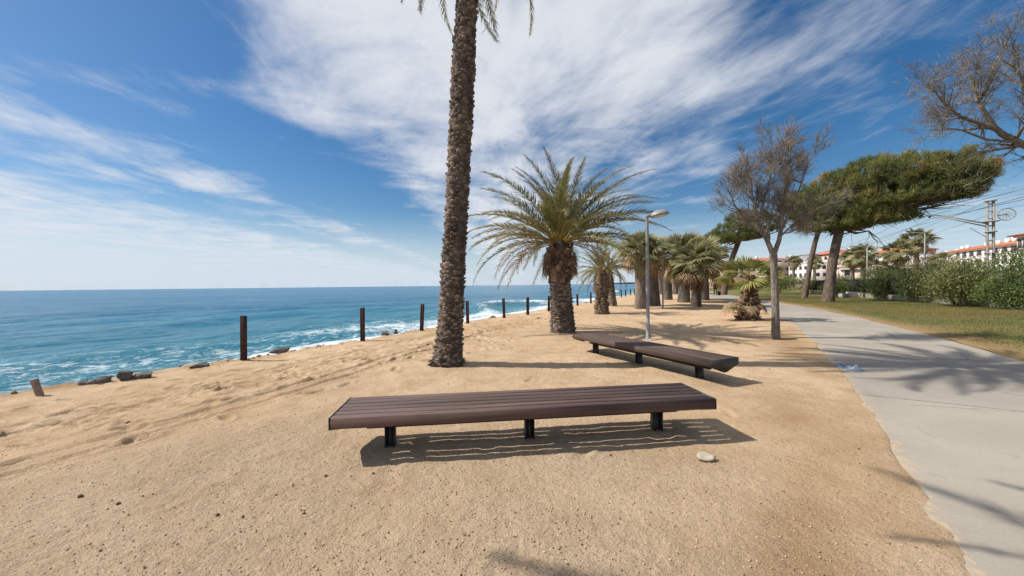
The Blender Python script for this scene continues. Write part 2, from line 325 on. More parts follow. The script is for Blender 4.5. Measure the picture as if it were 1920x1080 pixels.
def sea_mat():
    ma = bpy.data.materials.new('sea_water'); ma.use_nodes = True; t = ma.node_tree; t.nodes.clear(); N = NT(t)
    co = N.n('ShaderNodeTexCoord').outputs['Object']       # object axes: x along the coast, y inland
    at = N.n('ShaderNodeSeparateColor', {0: N.n('ShaderNodeAttribute', attribute_name='Col').outputs[0]})
    w1 = N.noise(N.n('ShaderNodeMapping', {'Vector': co, 'Scale': (0.5, 1, 1)}).outputs[0], 0.85, 6, 0.65, 0.3)
    w2 = N.noise(N.n('ShaderNodeMapping', {'Vector': co, 'Scale': (0.6, 1, 1)}).outputs[0], 4.5, 5, 0.7, 0.3)
    w0 = N.noise(N.n('ShaderNodeMapping', {'Vector': co, 'Scale': (0.3, 1, 1)}).outputs[0], 0.035, 4, 0.55, 0.2)
    deep = N.mix(N.n('ShaderNodeMapRange', {0: w0, 1: 0.4, 2: 0.62}).outputs[0], (0.014, 0.108, 0.205), (0.026, 0.160, 0.262))
    c = N.mix(at.outputs[0], deep, (0.045, 0.220, 0.268))
    f1 = N.noise(N.n('ShaderNodeMapping', {'Vector': co, 'Scale': (0.7, 1, 1)}).outputs[0], 2.3, 9, 0.76, 0.9)
    f2 = N.noise(N.n('ShaderNodeMapping', {'Vector': co, 'Scale': (0.5, 1, 1)}).outputs[0], 0.16, 3, 0.5, 0.6)
    fo = N.math('ADD', N.math('ADD', f1, N.math('MULTIPLY', N.math('SUBTRACT', f2, 0.5), 0.45)), N.math('MULTIPLY', at.outputs[1], 0.42))
    foam = N.n('ShaderNodeMapRange', {0: fo, 1: 0.68, 2: 0.90, 4: 0.9}, interpolation_type='SMOOTHSTEP').outputs[0]
    c = N.mix(foam, c, (0.80, 0.83, 0.84))
    ro = N.n('ShaderNodeMapRange', {0: foam, 3: 0.22, 4: 0.85}).outputs[0]
    bs = N.n('ShaderNodeBsdfPrincipled', {'Base Color': c, 'Roughness': ro, 'IOR': 1.33, 'Specular IOR Level': 0.22})
    h = N.math('ADD', N.math('MULTIPLY', w1, 0.50), N.math('MULTIPLY', w2, 0.13))
    b = N.n('ShaderNodeBump', {'Height': h, 'Strength': 1.0, 'Distance': 1.0}); t.links.new(b.outputs[0], bs.inputs['Normal'])
    t.links.new(bs.outputs[0], N.n('ShaderNodeOutputMaterial').inputs[0]); return ma

# ---------------------------------------------------------------- the ground
ROT = math.atan2(S[1], S[0])
SEA_Z = -0.85
def coast(s): return np.interp(s, [-400, -10, 0, 3, 8, 15, 30, 65, 150, 1000, 40000], [-9, -9.3, -9.5, -9.75, -10.1, -10.4, -10.9, -13, -19, -30, -30])
def path_l(s): return np.interp(s, [-60, 0, 3, 4.65, 7.7, 11.3, 18.3, 24, 30, 36, 50, 80, 140, 300], [0.2, 0.75, 1.13, 1.35, 1.66, 1.92, 2.2, 1.95, 1.1, 0.1, -2.3, -6.5, -11, -16])
def path_r(s): return np.interp(s, [-60, 0, 6, 11.2, 13.7, 19.6, 27.5, 35, 50, 80, 140, 300], [3.9, 4.4, 4.75, 4.97, 5.05, 5.05, 4.6, 3.4, 0.9, -3.5, -8, -13])
def spaced(segs):
    """[(start, end, step)] joined"""
    out = []
    for a, b, d in segs: out.append(np.arange(a, b-1e-6, d) if d > 0 else a*(b/a)**np.linspace(0, 1, int(-d), endpoint=False))
    return np.concatenate(out)
ss = np.concatenate([-spaced([(1, 30000, -40)])[::-1], spaced([(-0.9, 0, 0.1), (0, 9.5, 0.026), (9.5, 20, 0.06), (20, 40, 0.15), (40, 90, 0.6), (90, 30000, -50)])])
tt = np.concatenate([spaced([(-60, -14, 2.0), (-14, -11.5, 0.15), (-11.5, -9.2, 0.05), (-9.2, 2.6, 0.03), (2.6, 6, 0.2), (6, 20, 0.8), (20, 40000, -40)])])
SS, TT = np.meshgrid(ss, tt, indexing='ij')
rng = np.random.RandomState(3)
near = np.exp(-np.clip(np.hypot(SS-4, TT+3)-16, 0, None)/12)
Z = near*(0.10*fbm(SS*0.22, TT*0.22, 3) + 0.055*fbm(SS*1.1, TT*1.1, 4) + 0.012*fbm(SS*6, TT*6, 3))
churn = np.clip(1-np.abs(TT+6.9+0.05*SS)/1.9, 0, 1)*np.clip(1.3+fbm(SS*0.5, TT*0.5)*3, 0, 1)
Z += near*churn*(0.15*np.abs(fbm(SS*2.6, TT*3.6, 4))+0.03*fbm(SS*9, TT*9, 2))
gravz = np.clip((0.35-fbm(SS*0.5+9, TT*0.5, 3)*2.0)-(SS-2.8)/3.0, 0, 1)*np.clip((TT+6)/2.0, 0, 1)
Z += gravz*0.028*fbm(SS*14, TT*14, 3)
# footprints
def stamp(s0, t0, ang, a, b, dep):
    i0, i1 = np.searchsorted(ss, [s0-3*a, s0+3*a]); j0, j1 = np.searchsorted(tt, [t0-3*a, t0+3*a])
    if i1-i0 < 3 or j1-j0 < 3: return
    ds, dt = SS[i0:i1, j0:j1]-s0, TT[i0:i1, j0:j1]-t0
    x = (ds*math.cos(ang)+dt*math.sin(ang))/a; y = (-ds*math.sin(ang)+dt*math.cos(ang))/b
    r = np.sqrt(x*x+y*y)
    Z[i0:i1, j0:j1] += -dep*np.exp(-r**4) + 0.5*dep*np.exp(-((r-1.45)/0.35)**2)
for k in range(420):
    s0 = rng.uniform(0.3, 20); t0 = rng.normal(-6.9-0.05*s0, 1.1) if k % 3 else rng.uniform(-9.3, 1.0)
    stamp(s0, t0, rng.normal(0, 0.7), rng.uniform(0.10, 0.16), rng.uniform(0.045, 0.07), rng.uniform(0.014, 0.045)*(1 if t0 < -5 else 0.4))
# wheel ruts running along the shore
rut = np.zeros_like(Z)
for off, dep in ((0, 0.036), (0.34, 0.032), (1.55, 0.020), (1.85, 0.016)):
    c = -5.30-0.17*SS-off+0.12*np.sin(SS*0.5+off)
    x = (TT-c)/0.058
    brkn = np.clip(.8+1.6*fbm(SS*.9+off*5, TT*.4, 3), .45, 1.15)
    g = np.exp(-x**4)*np.clip((16-SS)/6, 0, 1)*brkn
    Z += -dep*g*(1+0.25*np.sin(SS*70)) + dep*0.6*np.exp(-((np.abs(x)-1.7)/0.5)**2)*np.clip((16-SS)/6, 0, 1)*brkn; rut = np.maximum(rut, g)
# hollow under the path so the slabs lie in it; sand lips against its edge
edge = TT-path_l(SS); lip = 0.10*fbm(SS*1.3, 3.3+0*SS, 3)*2
pl = np.clip((edge-lip)/0.12, 0, 1)
inpath = pl
Z = Z*(1-np.clip((edge+1.2)/1.2, 0, 1)) + 0.030*np.exp(-((edge+0.15)/0.35)**2)*(0.7+fbm(SS*0.8, TT*0)) - 0.10*inpath
# falling bank to the sea
dsea = coast(SS)+0.5*fbm(SS*0.75, TT*0.2, 5, .6)*2*np.clip(40/(np.abs(SS)+1), 0, 1) - TT
fall = np.clip(dsea, 0, None)
soft = np.clip(1-np.abs(SS-20)/30, 0, 1)
Z -= np.minimum(fall*(0.85 if True else 1)+0.12*np.minimum(fall*8, 1), 6.0)
Z += np.clip(fall*1.5, 0, 1)*0.35*fbm(SS*1.6, TT*1.6, 4)
Z -= 0.04*np.clip((-TT-7.5)/2.5, 0, 1)*near
edgeb = np.exp(-((dsea+0.05)/0.35)**2)*np.clip(1-(np.abs(SS)-5)/60, 0, 1)
Z += edgeb*(0.16*np.clip(fbm(SS*2.3+40, TT*2.3, 4)+.02, 0, 1)+0.05*fbm(SS*7, TT*7, 3))
vx = SS*S[0]+TT*T[0]; vy = SS*S[1]+TT*T[1]
ns, nt = SS.shape
ii = (np.arange(ns-1)[:, None]*nt+np.arange(nt-1)[None, :]).ravel()
damp = np.clip(np.exp(-((edge+0.5)/0.5)**2)*(0.55+2.2*fbm(SS*0.7, TT*0.9, 3)), 0, 1)*(edge < 0.4)
damp = np.maximum(damp, rut*0.4)
damp = np.maximum(damp, np.clip(churn*(0.15+1.4*fbm(SS*1.8, TT*2.4, 3)), 0, 0.8))
damp = np.maximum(damp, np.clip(edgeb*(.35+3*fbm(SS*1.7+3, TT*1.7, 4)), 0, 1))
gcol = np.stack([np.clip(gravz*1.3, 0, 1), damp, np.zeros_like(damp)], -1).reshape(-1, 3)
mb = MB(); mb.add(np.stack([vx, vy, Z], -1).reshape(-1, 3), [np.stack([ii, ii+nt, ii+nt+1, ii+1], -1)[:, ::1]], gcol)
ground = mb.build('sand_ground', sand_mat(), smooth=True); tag(ground, 'sandy ground of the seaside promenade', None, kind='structure')
def gz(s, t):
    i = np.clip(np.searchsorted(ss, s), 0, ns-1); j = np.clip(np.searchsorted(tt, t), 0, nt-1); return Z[i, j]
def gxy(x, y): return float(gz(x*S[0]+y*S[1], x*T[0]+y*T[1]))

# the sea, its own axes along and across the coast
sg = np.concatenate([-spaced([(30, 60000, -40)])[::-1], spaced([(-30, 0, 0.8), (0, 30, 0.14), (30, 70, 0.35), (70, 150, 1.5), (150, 60000, -45)])])
tg = spaced([(8, 30, 0.11), (30, 60, 0.3), (60, 150, 1.5), (150, 80000, -50)])
SG, TG = np.meshgrid(sg, tg, indexing='ij'); d = TG
off = -coast(SG)
dd = TG-off
wv = 0.16*np.sin(TG*0.62+0.9*fbm(SG*0.05, TG*0.05, 2)*9)*np.exp(-np.clip(dd-4, 0, None)/60) + 0.30*fbm(SG*0.25, TG*0.6, 4)*np.exp(-np.clip(dd, 0, None)/120)
brk = np.exp(-((dd-10.5-3.2*fbm(SG*0.05, 2+0*TG, 2)*4)/1.3)**2)*np.clip(0.35+fbm(SG*0.06, 4+0*SG, 3)*3, 0, 1)
brk2 = np.exp(-((dd-5.0-2.0*fbm(SG*0.07+7, 6+0*TG, 2)*3)/1.0)**2)*np.clip(0.45+fbm(SG*0.09, 9+0*SG, 3)*3, 0, 1)
far_b = np.clip((SG-18)/20, 0, 1)
wv += 0.45*brk*(0.35+0.65*far_b)+0.22*brk2
foam = np.clip(1.25*np.exp(-np.clip(dd-3.0, 0, None)/2.3)+0.85*brk*(0.30+0.70*far_b)+0.62*brk2+0.26*np.exp(-((dd-8)/5.5)**2), 0, 1.3)
shal = np.exp(-np.clip(dd, 0, None)/17)
n1, n2 = SG.shape; ii = (np.arange(n1-1)[:, None]*n2+np.arange(n2-1)[None, :]).ravel()
mb = MB(); mb.add(np.stack([SG, TG, wv], -1).reshape(-1, 3), [np.stack([ii, ii+n2, ii+n2+1, ii+1], -1)], np.stack([shal, foam, 0*foam], -1).reshape(-1, 3))
sea = mb.build('sea', sea_mat(), smooth=True, loc=(0, 0, SEA_Z)); sea.rotation_euler = (0, 0, ROT); tag(sea, 'blue green sea with foam along the shore', None, kind='structure')

# concrete promenade: one object per slab, thin joints between
pm = concrete_mat()
path = bpy.data.objects.new('path', None); COL.objects.link(path); tag(path, 'pale concrete promenade path beside the sand', None, kind='structure')
cuts = [-20, -14, -9, -5.2, -1.15, 2.9, 6.95, 11.0, 15.05, 19.1, 22.2, 25.2, 29.4, 33.6, 38, 43, 49, 56, 64, 74, 90, 120, 170, 280]
for a, b in zip(cuts[:-1], cuts[1:]):
    sv = np.linspace(a+0.012, b-0.012, 10); kk = np.array([0, .015, .03, .045, .06, .08, .12, .25, .45, .65, .85, .95, 1])
    l, r = path_l(sv), path_r(sv)
    wob = 0.05*fbm(sv*0.9, sv*0+1, 3)
    tv = l[:, None]-0.04+wob[:, None]*0 + (r-l+0.04)[:, None]*kk[None, :]; tv[:, -1] += 0.12*fbm(sv*1.1, sv*0+5, 3)
    sv2 = np.repeat(sv[:, None], 13, 1) + 0.0*tv
    zz = 0.012+0.006*fbm(sv2*0.4, tv*0.4, 2)
    e = np.clip(1-(tv-l[:, None])/0.26, 0, 1)*0.62+np.clip(1-(r[:, None]-tv)/0.2, 0, 1)*0.6
    top = np.stack([sv2*S[0]+tv*T[0], sv2*S[1]+tv*T[1], zz], -1).reshape(-1, 3)
    ii = (np.arange(9)[:, None]*13+np.arange(12)[None, :]).ravel()
    mb = MB(); mb.add(top, [np.stack([ii, ii+13, ii+14, ii+1], -1)[:, ::1]], np.repeat(e.reshape(-1, 1), 3, 1))
    ring = np.concatenate([np.arange(13), np.arange(1, 10)*13+12, 117+np.arange(12)[::-1], np.arange(1, 9)[::-1]*13])
    rv = top[ring]; lo = rv.copy(); lo[:, 2] -= 0.09; n = len(ring); i = np.arange(n)
    mb.add(np.concatenate([rv, lo]), [np.stack([i, i+n, (i+1) % n+n, (i+1) % n], -1)], np.ones(3)*0.3)
    mb.build('concrete_slab', pm, path)

# lawn sheet between the path and the wall, and the rough ground behind
ls = spaced([(-20, 60, 0.5), (60, 140, 3)]); lk = np.linspace(0, 1, 60)
wobl = 0.25*fbm(ls*0.7, ls*0+8, 4)*2
L0 = path_r(ls)+0.02+wobl*0.25; LT = L0[:, None]+(24-L0)[:, None]*(lk[None, :]**1.3); LS = np.repeat(ls[:, None], 60, 1)
LE = LT-path_r(LS)
LZ = 0.03+0.05*fbm(LS*0.4, LT*0.4, 3)*np.clip(LE/1.0, 0, 1)+0.04*np.clip(LE/3, 0, 1)-0.03*np.clip(1-LE/0.1, 0, 1)
bare = np.clip(1.15-LE/(0.75+1.3*np.clip(fbm(LS*0.35, LS*0+2, 3)+0.25, 0, 1)), 0, 1)*0.9
bare = np.maximum(bare, np.clip(fbm(LS*0.5, LT*0.8, 4)*3-0.45, 0, 0.6))
n1, n2 = LS.shape; ii = (np.arange(n1-1)[:, None]*n2+np.arange(n2-1)[None, :]).ravel()
mb = MB(); mb.add(np.stack([LS*S[0]+LT*T[0], LS*S[1]+LT*T[1], LZ], -1).reshape(-1, 3), [np.stack([ii, ii+n2, ii+n2+1, ii+1], -1)], np.repeat(bare.reshape(-1, 1), 3, 1))
lawn = mb.build('lawn', lawn_mat(), smooth=True); tag(lawn, 'patchy lawn between the path and the hedge', None, kind='structure')
# grass blades
rg = np.random.RandomState(11); n = 150000
gs = 6+46*rg.rand(n)**1.15; gt = path_r(gs)+0.15+rg.rand(n)**0.9*8.5
le = gt-path_r(gs); br = np.clip(1.2-le/(0.75+1.3*np.clip(fbm(gs*0.35, gs*0+2, 3)+0.25, 0, 1)), 0, 1)
keep = rg.rand(n) > br*0.93; gs, gt, le = gs[keep], gt[keep], le[keep]; n = len(gs)
gp = np.stack([gs*S[0]+gt*T[0], gs*S[1]+gt*T[1], 0.025+0.05*fbm(gs*0.4, gt*0.4, 3)*np.clip(le, 0, 1)+0.04*np.clip(le/3, 0, 1)], -1)
gd = np.stack([rg.normal(0, .55, n), rg.normal(0, .55, n), np.ones(n)], -1)
tint = np.clip(0.5+fbm(gs*0.45, gt*0.6, 4)*3+rg.normal(0, .22, n), 0, 1)[:, None]
gc = (1-tint)*np.array([1.75, 1.25, 1.0])+tint*np.array([0.85, 1.05, 0.8])
mb = MB(); mb.twigs(gp, gd, rg.uniform(0.03, 0.085, n), 0.013, gc)
grass = mb.build('grass', M['grass']); tag(grass, 'short patchy grass on the lawn by the path', 'grass', kind='stuff')

# loose gravel on the near sand
rg = np.random.RandomState(21)
ico_v = np.array([(1, 0, 0), (-1, 0, 0), (0, 1, 0), (0, -1, 0), (0, 0, 1), (0, 0, -1)], float); ico_f = np.array([(0, 2, 4), (2, 1, 4), (1, 3, 4), (3, 0, 4), (2, 0, 5), (1, 2, 5), (3, 1, 5), (0, 3, 5)])
n = 60000
d_ = 1.7+8.5*rg.rand(n)**1.5; a_ = rg.uniform(-1.0, 1.0, n); gx, gy = d_*np.sin(a_), d_*np.cos(a_)
s_, t_ = gx*S[0]+gy*S[1], gx*T[0]+gy*T[1]
k = (t_ < path_l(s_)-0.05) & (t_ > coast(s_)+0.3) & (rg.rand(n) < 0.30+0.7*np.clip(gravz[np.clip(np.searchsorted(ss, s_), 0, ns-1), np.clip(np.searchsorted(tt, t_), 0, nt-1)], 0, 1))
gx, gy, s_, t_ = gx[k], gy[k], s_[k], t_[k]; n = len(gx)
r_ = 0.0018+0.0075*rg.rand(n)**5; sh = rg.uniform(0.6, 1.35, (n, 1, 3))*np.array([1, 1, 0.75]); jit = rg.uniform(0.7, 1.25, (n, 6, 1)); th = rg.uniform(0, 6.28, n)
v = ico_v[None]*sh*jit*r_[:, None, None]; c_, q_ = np.cos(th)[:, None], np.sin(th)[:, None]
v = np.stack([v[..., 0]*c_-v[..., 1]*q_, v[..., 0]*q_+v[..., 1]*c_, v[..., 2]], -1)+np.stack([gx, gy, gz(s_, t_)+r_*0.35], -1)[:, None, :]
tone = rg.rand(n, 1); gc = np.where(tone < 0.22, 0.45, np.where(tone < 0.9, 0.95, 1.15))*np.array([[1.0, 0.97, 0.92]])
mb = MB(); mb.add(v.reshape(-1, 3), [(np.arange(n)[:, None, None]*6+ico_f[None]).reshape(-1, 3)], np.repeat(gc, 6, 0))
gr = mb.build('gravel', M['gravel']); tag(gr, 'fine loose gravel scattered over the near sand', 'gravel', kind='stuff')

def lump(r, seed, sub=2, squash=(1, 1, .7), rough=0.28):
    import bmesh
    bm = bmesh.new(); bmesh.ops.create_icosphere(bm, subdivisions=sub, radius=1.0); bm.verts.index_update()
    V = np.array([x.co[:] for x in bm.verts]); F = np.array([[q.index for q in f.verts] for f in bm.faces]); bm.free()
    rs = np.random.RandomState(seed); w = 1+0*V[:, :1]
    for i in range(13):      # chop flats
        nrm = rs.normal(size=3); nrm /= np.linalg.norm(nrm); dct = rs.uniform(0.42, 0.85); dp = V@nrm
        V = V-np.clip(dp-dct, 0, None)[:, None]*nrm[None]*0.92
    V = V*(1+rough*0.35*rs.normal(size=(len(V), 1)))
    mb = MB(); mb.add(V*r*np.array(squash), [F]); return mb

# ---------------------------------------------------------------- benches
def bench(label, corner_pts):
    """corner_pts: top corners (front-left, front-right, back-right) on the seat plane"""
    a, b, c = corner_pts
    ang = math.atan2(b[1]-a[1], b[0]-a[0]); L = np.linalg.norm((b-a)[:2]); Wd = 0.64
    nrm = np.array([-math.sin(ang), math.cos(ang)]); ctr = (a[:2]+b[:2])/2+nrm*Wd/2
    o = thing('slatted_bench', label, 'bench', (*ctr, 0.0), ang, 'backless slatted benches on the sand')
    H = 0.42; n = 6; gap = 0.020; sw = (Wd-gap*(n-1))/n
    for i in range(n):
        y = -Wd/2+sw/2+i*(sw+gap)
        if i in (0, n-1):    # outer slats: deep fascia boards
            q = 1 if i == 0 else -1; e = -q*Wd/2; pr = [(e, H-.005), (e+q*.005, H), (e+q*(sw-.003), H), (e+q*sw, H-.003), (e+q*sw, H-.042), (e+q*.036, H-.042), (e+q*.036, H-.098), (e+q*.004, H-.102), (e, H-.098)]
            mb = MB(); mb.prism(pr if q > 0 else pr[::-1], -L/2+.006, L/2-.006); mb.build('seat_slat', M['wood'], o)
        else:
            mb = MB(); mb.box((0, y, H-0.021), (L-0.012, sw, 0.042), bev=0.003); mb.build('seat_slat', M['wood'], o)
    for sx_ in (-1, 1):      # pointed end plates
        prof = [(-Wd/2-.004, H+.004), (-Wd/2-.004, H-0.105), (-0.035, H-0.205), (0.035, H-0.205), (Wd/2+.004, H-0.105), (Wd/2+.004, H+.004)]
        mb = MB(); mb.prism(prof, sx_*L/2-0.006+(0.006 if sx_ > 0 else -0.0), sx_*L/2+(0.006 if sx_ > 0 else 0.0)); mb.build('end_plate', M['bench_metal'], o)
        mb = MB(); mb.box((sx_*(L/2-0.09), 0, H-0.052), (0.16, Wd-0.09, 0.012)); mb.build('end_bracket', M['bench_metal'], o)
    for k in (-0.375, 0.0, 0.375):
        x = k*L
        prof = [(-Wd/2+.045, H-0.047), (-Wd/2+.045, H-0.08), (-0.045, H-0.185), (0.045, H-0.185), (Wd/2-.045, H-0.08), (Wd/2-.045, H-0.047)]
        mb = MB(); mb.prism(prof, x-0.03, x+0.03); mb.build('support_bracket', M['bench_metal'], o)
        mb = MB()
        mb.box((x-0.042, 0, (H-0.187)/2-0.05), (0.010, 0.10, H-0.187+0.10)); mb.box((x+0.042, 0, (H-0.187)/2-0.05), (0.010, 0.10, H-0.187+0.10)); mb.box((x, 0, (H-0.187)/2-0.05), (0.074, 0.03, H-0.19+0.10))
        mb.build('leg', M['bench_metal'], o)
    mb = MB(); mb.box((0, 0, H-0.20), (L-0.5, 0.07, 0.028)); mb.build('under_beam', M['bench_metal'], o)
    return o
ZB = 0.42
bench('dark brown slatted bench in the foreground, nearest of the two', (G(617, 785, ZB), G(1342, 748, ZB), None))
p0, p1 = G(1074, 626, ZB), G(1333, 677, ZB)
bench('dark brown slatted bench behind the front one, beside the lamp post', (p0, p1, None))

# ---------------------------------------------------------------- shore posts and rocks
posts = [(457, 671, 592), (680, 636, 577), (790.5, 617, 570), (877, 604, 564), (945.5, 595, 559), (989.5, 589, 557), (1029, 583, 555), (1083, 573, 551), (1108, 568.5, 548.5), (1165, 557.5, 543), (1173, 556, 542.5), (1182.5, 554, 541.5), (1189.5, 553, 541)]
ordn = ['nearest', 'second', 'third', 'fourth', 'fifth', 'sixth', 'seventh', 'eighth', 'ninth', 'tenth', 'eleventh', 'twelfth', 'farthest']
for i, (u, v, vt) in enumerate(posts):
    p = G(u, v); zt = AT(u, vt, p[1])[2]; g = gxy(p[0], p[1])
    w = 0.10 if i < 5 else 0.12
    lab = f'rusty steel post at the sand edge, {ordn[i]} from the viewer' if 0 < i < 12 else ('tall rusty steel post at the sand edge, nearest and leftmost' if i == 0 else 'small rusty steel post at the sand edge, farthest in the row')
    o = thing('steel_post', lab, 'post', (p[0], p[1], g), ROT, 'rusty posts along the shore edge')
    rs = random.Random(i); o.rotation_euler = (rs.uniform(-.035, .035), rs.uniform(-.035, .035) - (0.02 if i == 0 else 0), ROT)
    h = zt-g; mb = MB()       # H-section
    mb.box((0, w/2-0.006, h/2-0.15), (w, 0.012, h+0.3)); mb.box((0, -w/2+0.006, h/2-0.15), (w, 0.012, h+0.3)); mb.build('flange', M['rust'], o)
    mb = MB(); mb.box((0, 0, h/2-0.152), (0.05, w-0.026, h+0.294)); mb.build('web', M['rust'], o)
# leaning rusty pipe at the far left
p = G(76, 741); pt = AT(64, 710, p[1])
o = thing('leaning_pipe', 'short rusty pipe leaning at the sand edge, far left', 'pipe', (p[0], p[1], gxy(p[0], p[1])-0.02))
ax = (pt-p); mb = MB(); mb.tube([-ax*0.5, ax*0.0, ax*0.5, ax], 0.043, 20, cap=False); mb.tube([ax, ax*0.98, ax*0.2], 0.036, 20, cap=False); mb.build('pipe_shell', M['pipe'], o, smooth=True)
u_ = ax/np.linalg.norm(ax); mb = MB(); mb.tube([ax*0.998-u_*0.03, ax+u_*0.006], 0.047, 20, cap=False); mb.tube([ax+u_*0.006, ax-u_*0.03], 0.035, 20, cap=False); mb.build('rim', M['pipe'], o, smooth=True)

rocks = [(236, 708, 0.24, 'big dark grey rock at the sand edge, left of the posts', (1.0, 0.8, 0.95)), (185, 716, 0.22, 'low grey rock left of the big dark rock', (1.5, 1, .45)), (159, 719, 0.13, 'small brown rock at the waterline near the leaning pipe', (1.3, 1, .5)),
         (268, 704, 0.20, 'flat pale grey rock right of the big dark rock', (1.5, 1, .5)), (372, 684, 0.18, 'low dark rock at the edge left of the nearest post', (1.7, 1, .35)), (525, 658, 0.20, 'long low rock right of the nearest post', (2.2, 1, .35)),
         (722, 626, 0.20, 'angular dark rock right of the second post', (1.6, 1, .6)), (742, 623, 0.14, 'small angular rock beside the dark rock past the second post', (1.2, 1, .8)),
         (925, 594, 0.18, 'low rock at the edge between fourth and fifth posts', (2.0, 1, .4)), (1052, 574, 0.3, 'low dark rock at the waterline behind the palm trunk', (2.0, 1, .35)), (1098, 568, 0.25, 'low dark rock at the waterline near the ninth post', (2.0, 1, .4))]
for i, (u, v, r, lab, sq) in enumerate(rocks):
    p = G(u, v); o = lump(r*.8, 40+i, 3, (sq[0]*.8, sq[1], min(1, sq[2]*1.35)), 0.12).build('rock', M['rock'], loc=(p[0], p[1], -0.02+r*sq[2]*0.15)); o.rotation_euler = (0.1, -0.1, ROT+random.Random(i).uniform(-.4, .4)); tag(o, lab, 'rock', 'rocks along the sand edge')

rg = np.random.RandomState(77); n = 900
s_ = rg.uniform(-2, 45, n); t_ = coast(s_)+.5*fbm(s_*.75, coast(s_)*.2, 5, .6)*2*np.clip(40/(np.abs(s_)+1), 0, 1)+rg.normal(.0, .22, n)
kp = fbm(s_*.8, s_*0+3, 3) > -.12; s_, t_ = s_[kp], t_[kp]; n = len(s_)
r_ = .008+.035*rg.rand(n)**3; v = ico_v[None]*rg.uniform(.6, 1.4, (n, 1, 3))*rg.uniform(.7, 1.25, (n, 6, 1))*r_[:, None, None]+np.stack([s_*S[0]+t_*T[0], s_*S[1]+t_*T[1], gz(s_, t_)+r_*.3], -1)[:, None, :]
mb = MB(); mb.add(v.reshape(-1, 3), [(np.arange(n)[:, None, None]*6+ico_f[None]).reshape(-1, 3)], np.repeat(rg.uniform(.5, 1.0, (n, 1))*np.array([[.75, .72, .7]]), 6, 0))
tag(mb.build('shore_rubble', M['gravel']), 'broken stones strewn along the edge above the water', 'rubble', kind='stuff')

# stones and pebbles on the sand
p = G(1325, 862); o = lump(0.074, 9, 3, (1.15, .9, .55), 0.1).build('stone', M['stone_pale'], loc=(p[0], p[1], gxy(p[0], p[1])+0.022)); tag(o, 'pale angular stone on the sand in front of the bench', 'stone')
pebs = [(1145, 854, 1.1, 'dark pebble just below the shadow of the front bench'), (610, 891, 1.3, 'brown pebble left of the front bench shadow, in the open sand'), (700, 888, 1, 'small dark pebble under the left tip of the bench shadow'), (408, 969, 1.1, 'dark pebble at lower left, left of a matching one'), (570, 961, 1, 'greenish dark pebble on the sand at lower centre left'), (152, 937, 1.5, 'dark clod on the gravelly sand at far lower left'),
        (223, 950, 1, 'small dark pebble right of the clod at lower left'), (455, 970, 1, 'dark pebble at lower left, right of a matching one'), (240, 795, 1.6, 'dark clod in the churned sand left of the bench'), (1610, 846, .9, 'tiny dark pebble near the path edge'), (1443, 696, 1.1, 'dark pebble right of the tip of the second bench'), (1493, 650, 1.1, 'dark pebble on the sand right of the bare tree foot')]
pm_ = [lump(0.016, 70+i, 2, (1.2, .9, .75), .2).mesh('pebble', M['stone_dark']) for i in range(5)]
for i, (u, v, k, lab) in enumerate(pebs):
    p = G(u, v); o = link('pebble', pm_[i % 5], None, (p[0], p[1], gxy(p[0], p[1])+0.006*k)); o.scale = (k*.85,)*3; o.rotation_euler = (0, 0, i*1.7); tag(o, lab, 'pebble', 'dark pebbles on the sand')

# ---------------------------------------------------------------- lamp posts
def lamp(label, u, v, vt, rz):
    p = G(u, v); h = AT(u, vt, p[1])[2]
    o = thing('street_lamp', label, 'street lamp', (p[0], p[1], gxy(p[0], p[1])-0.02), rz, 'mushroom lamps between the palms')
    mb = MB(); mb.lathe([(0.075, 0), (0.075, 0.03), (0.052, 0.05), (0.048, h*0.5), (0.042, h-0.02), (0.042, h)], k=20); mb.build('pole', M['lamp'], o, smooth=True)
    mb = MB(); mb.lathe([(0.11, 0), (0.11, 0.018), (0.085, 0.026), (0.078, 0.07)], k=20); mb.build('base_flange', M['lamp'], o, smooth=True)
    mb = MB(); mb.tube([(0, 0, h-0.05), (0.05, 0, h-0.005), (0.12, 0, h+0.01), (0.24, 0, h+0.015)], [.045, .042, .036, .034], 12); mb.build('arm', M['lamp'], o, smooth=True)
    hd = MB(); hd.lathe([(0.02, 0.16), (0.12, 0.145), (0.21, 0.10), (0.265, 0.04), (0.275, 0.0), (0.26, -0.012), (0.235, -0.012)], k=28)
    head = hd.build('lamp_head', M['lamp'], o, smooth=True, loc=(0.36, 0, h+0.005)); head.rotation_euler = (0, -0.16, 0)
    g = MB(); g.lathe([(0.232, -0.013), (0.20, -0.045), (0.10, -0.062), (0.01, -0.066)], k=28); g.build('diffuser', M['lampglass'], head, smooth=True)
    return o
lamp('grey lamp post with dome head behind the second bench', 1215, 636, 403, R(4))
lamp('slim grey lamp post among the fan palms', 1243, 578, 481, R(4))

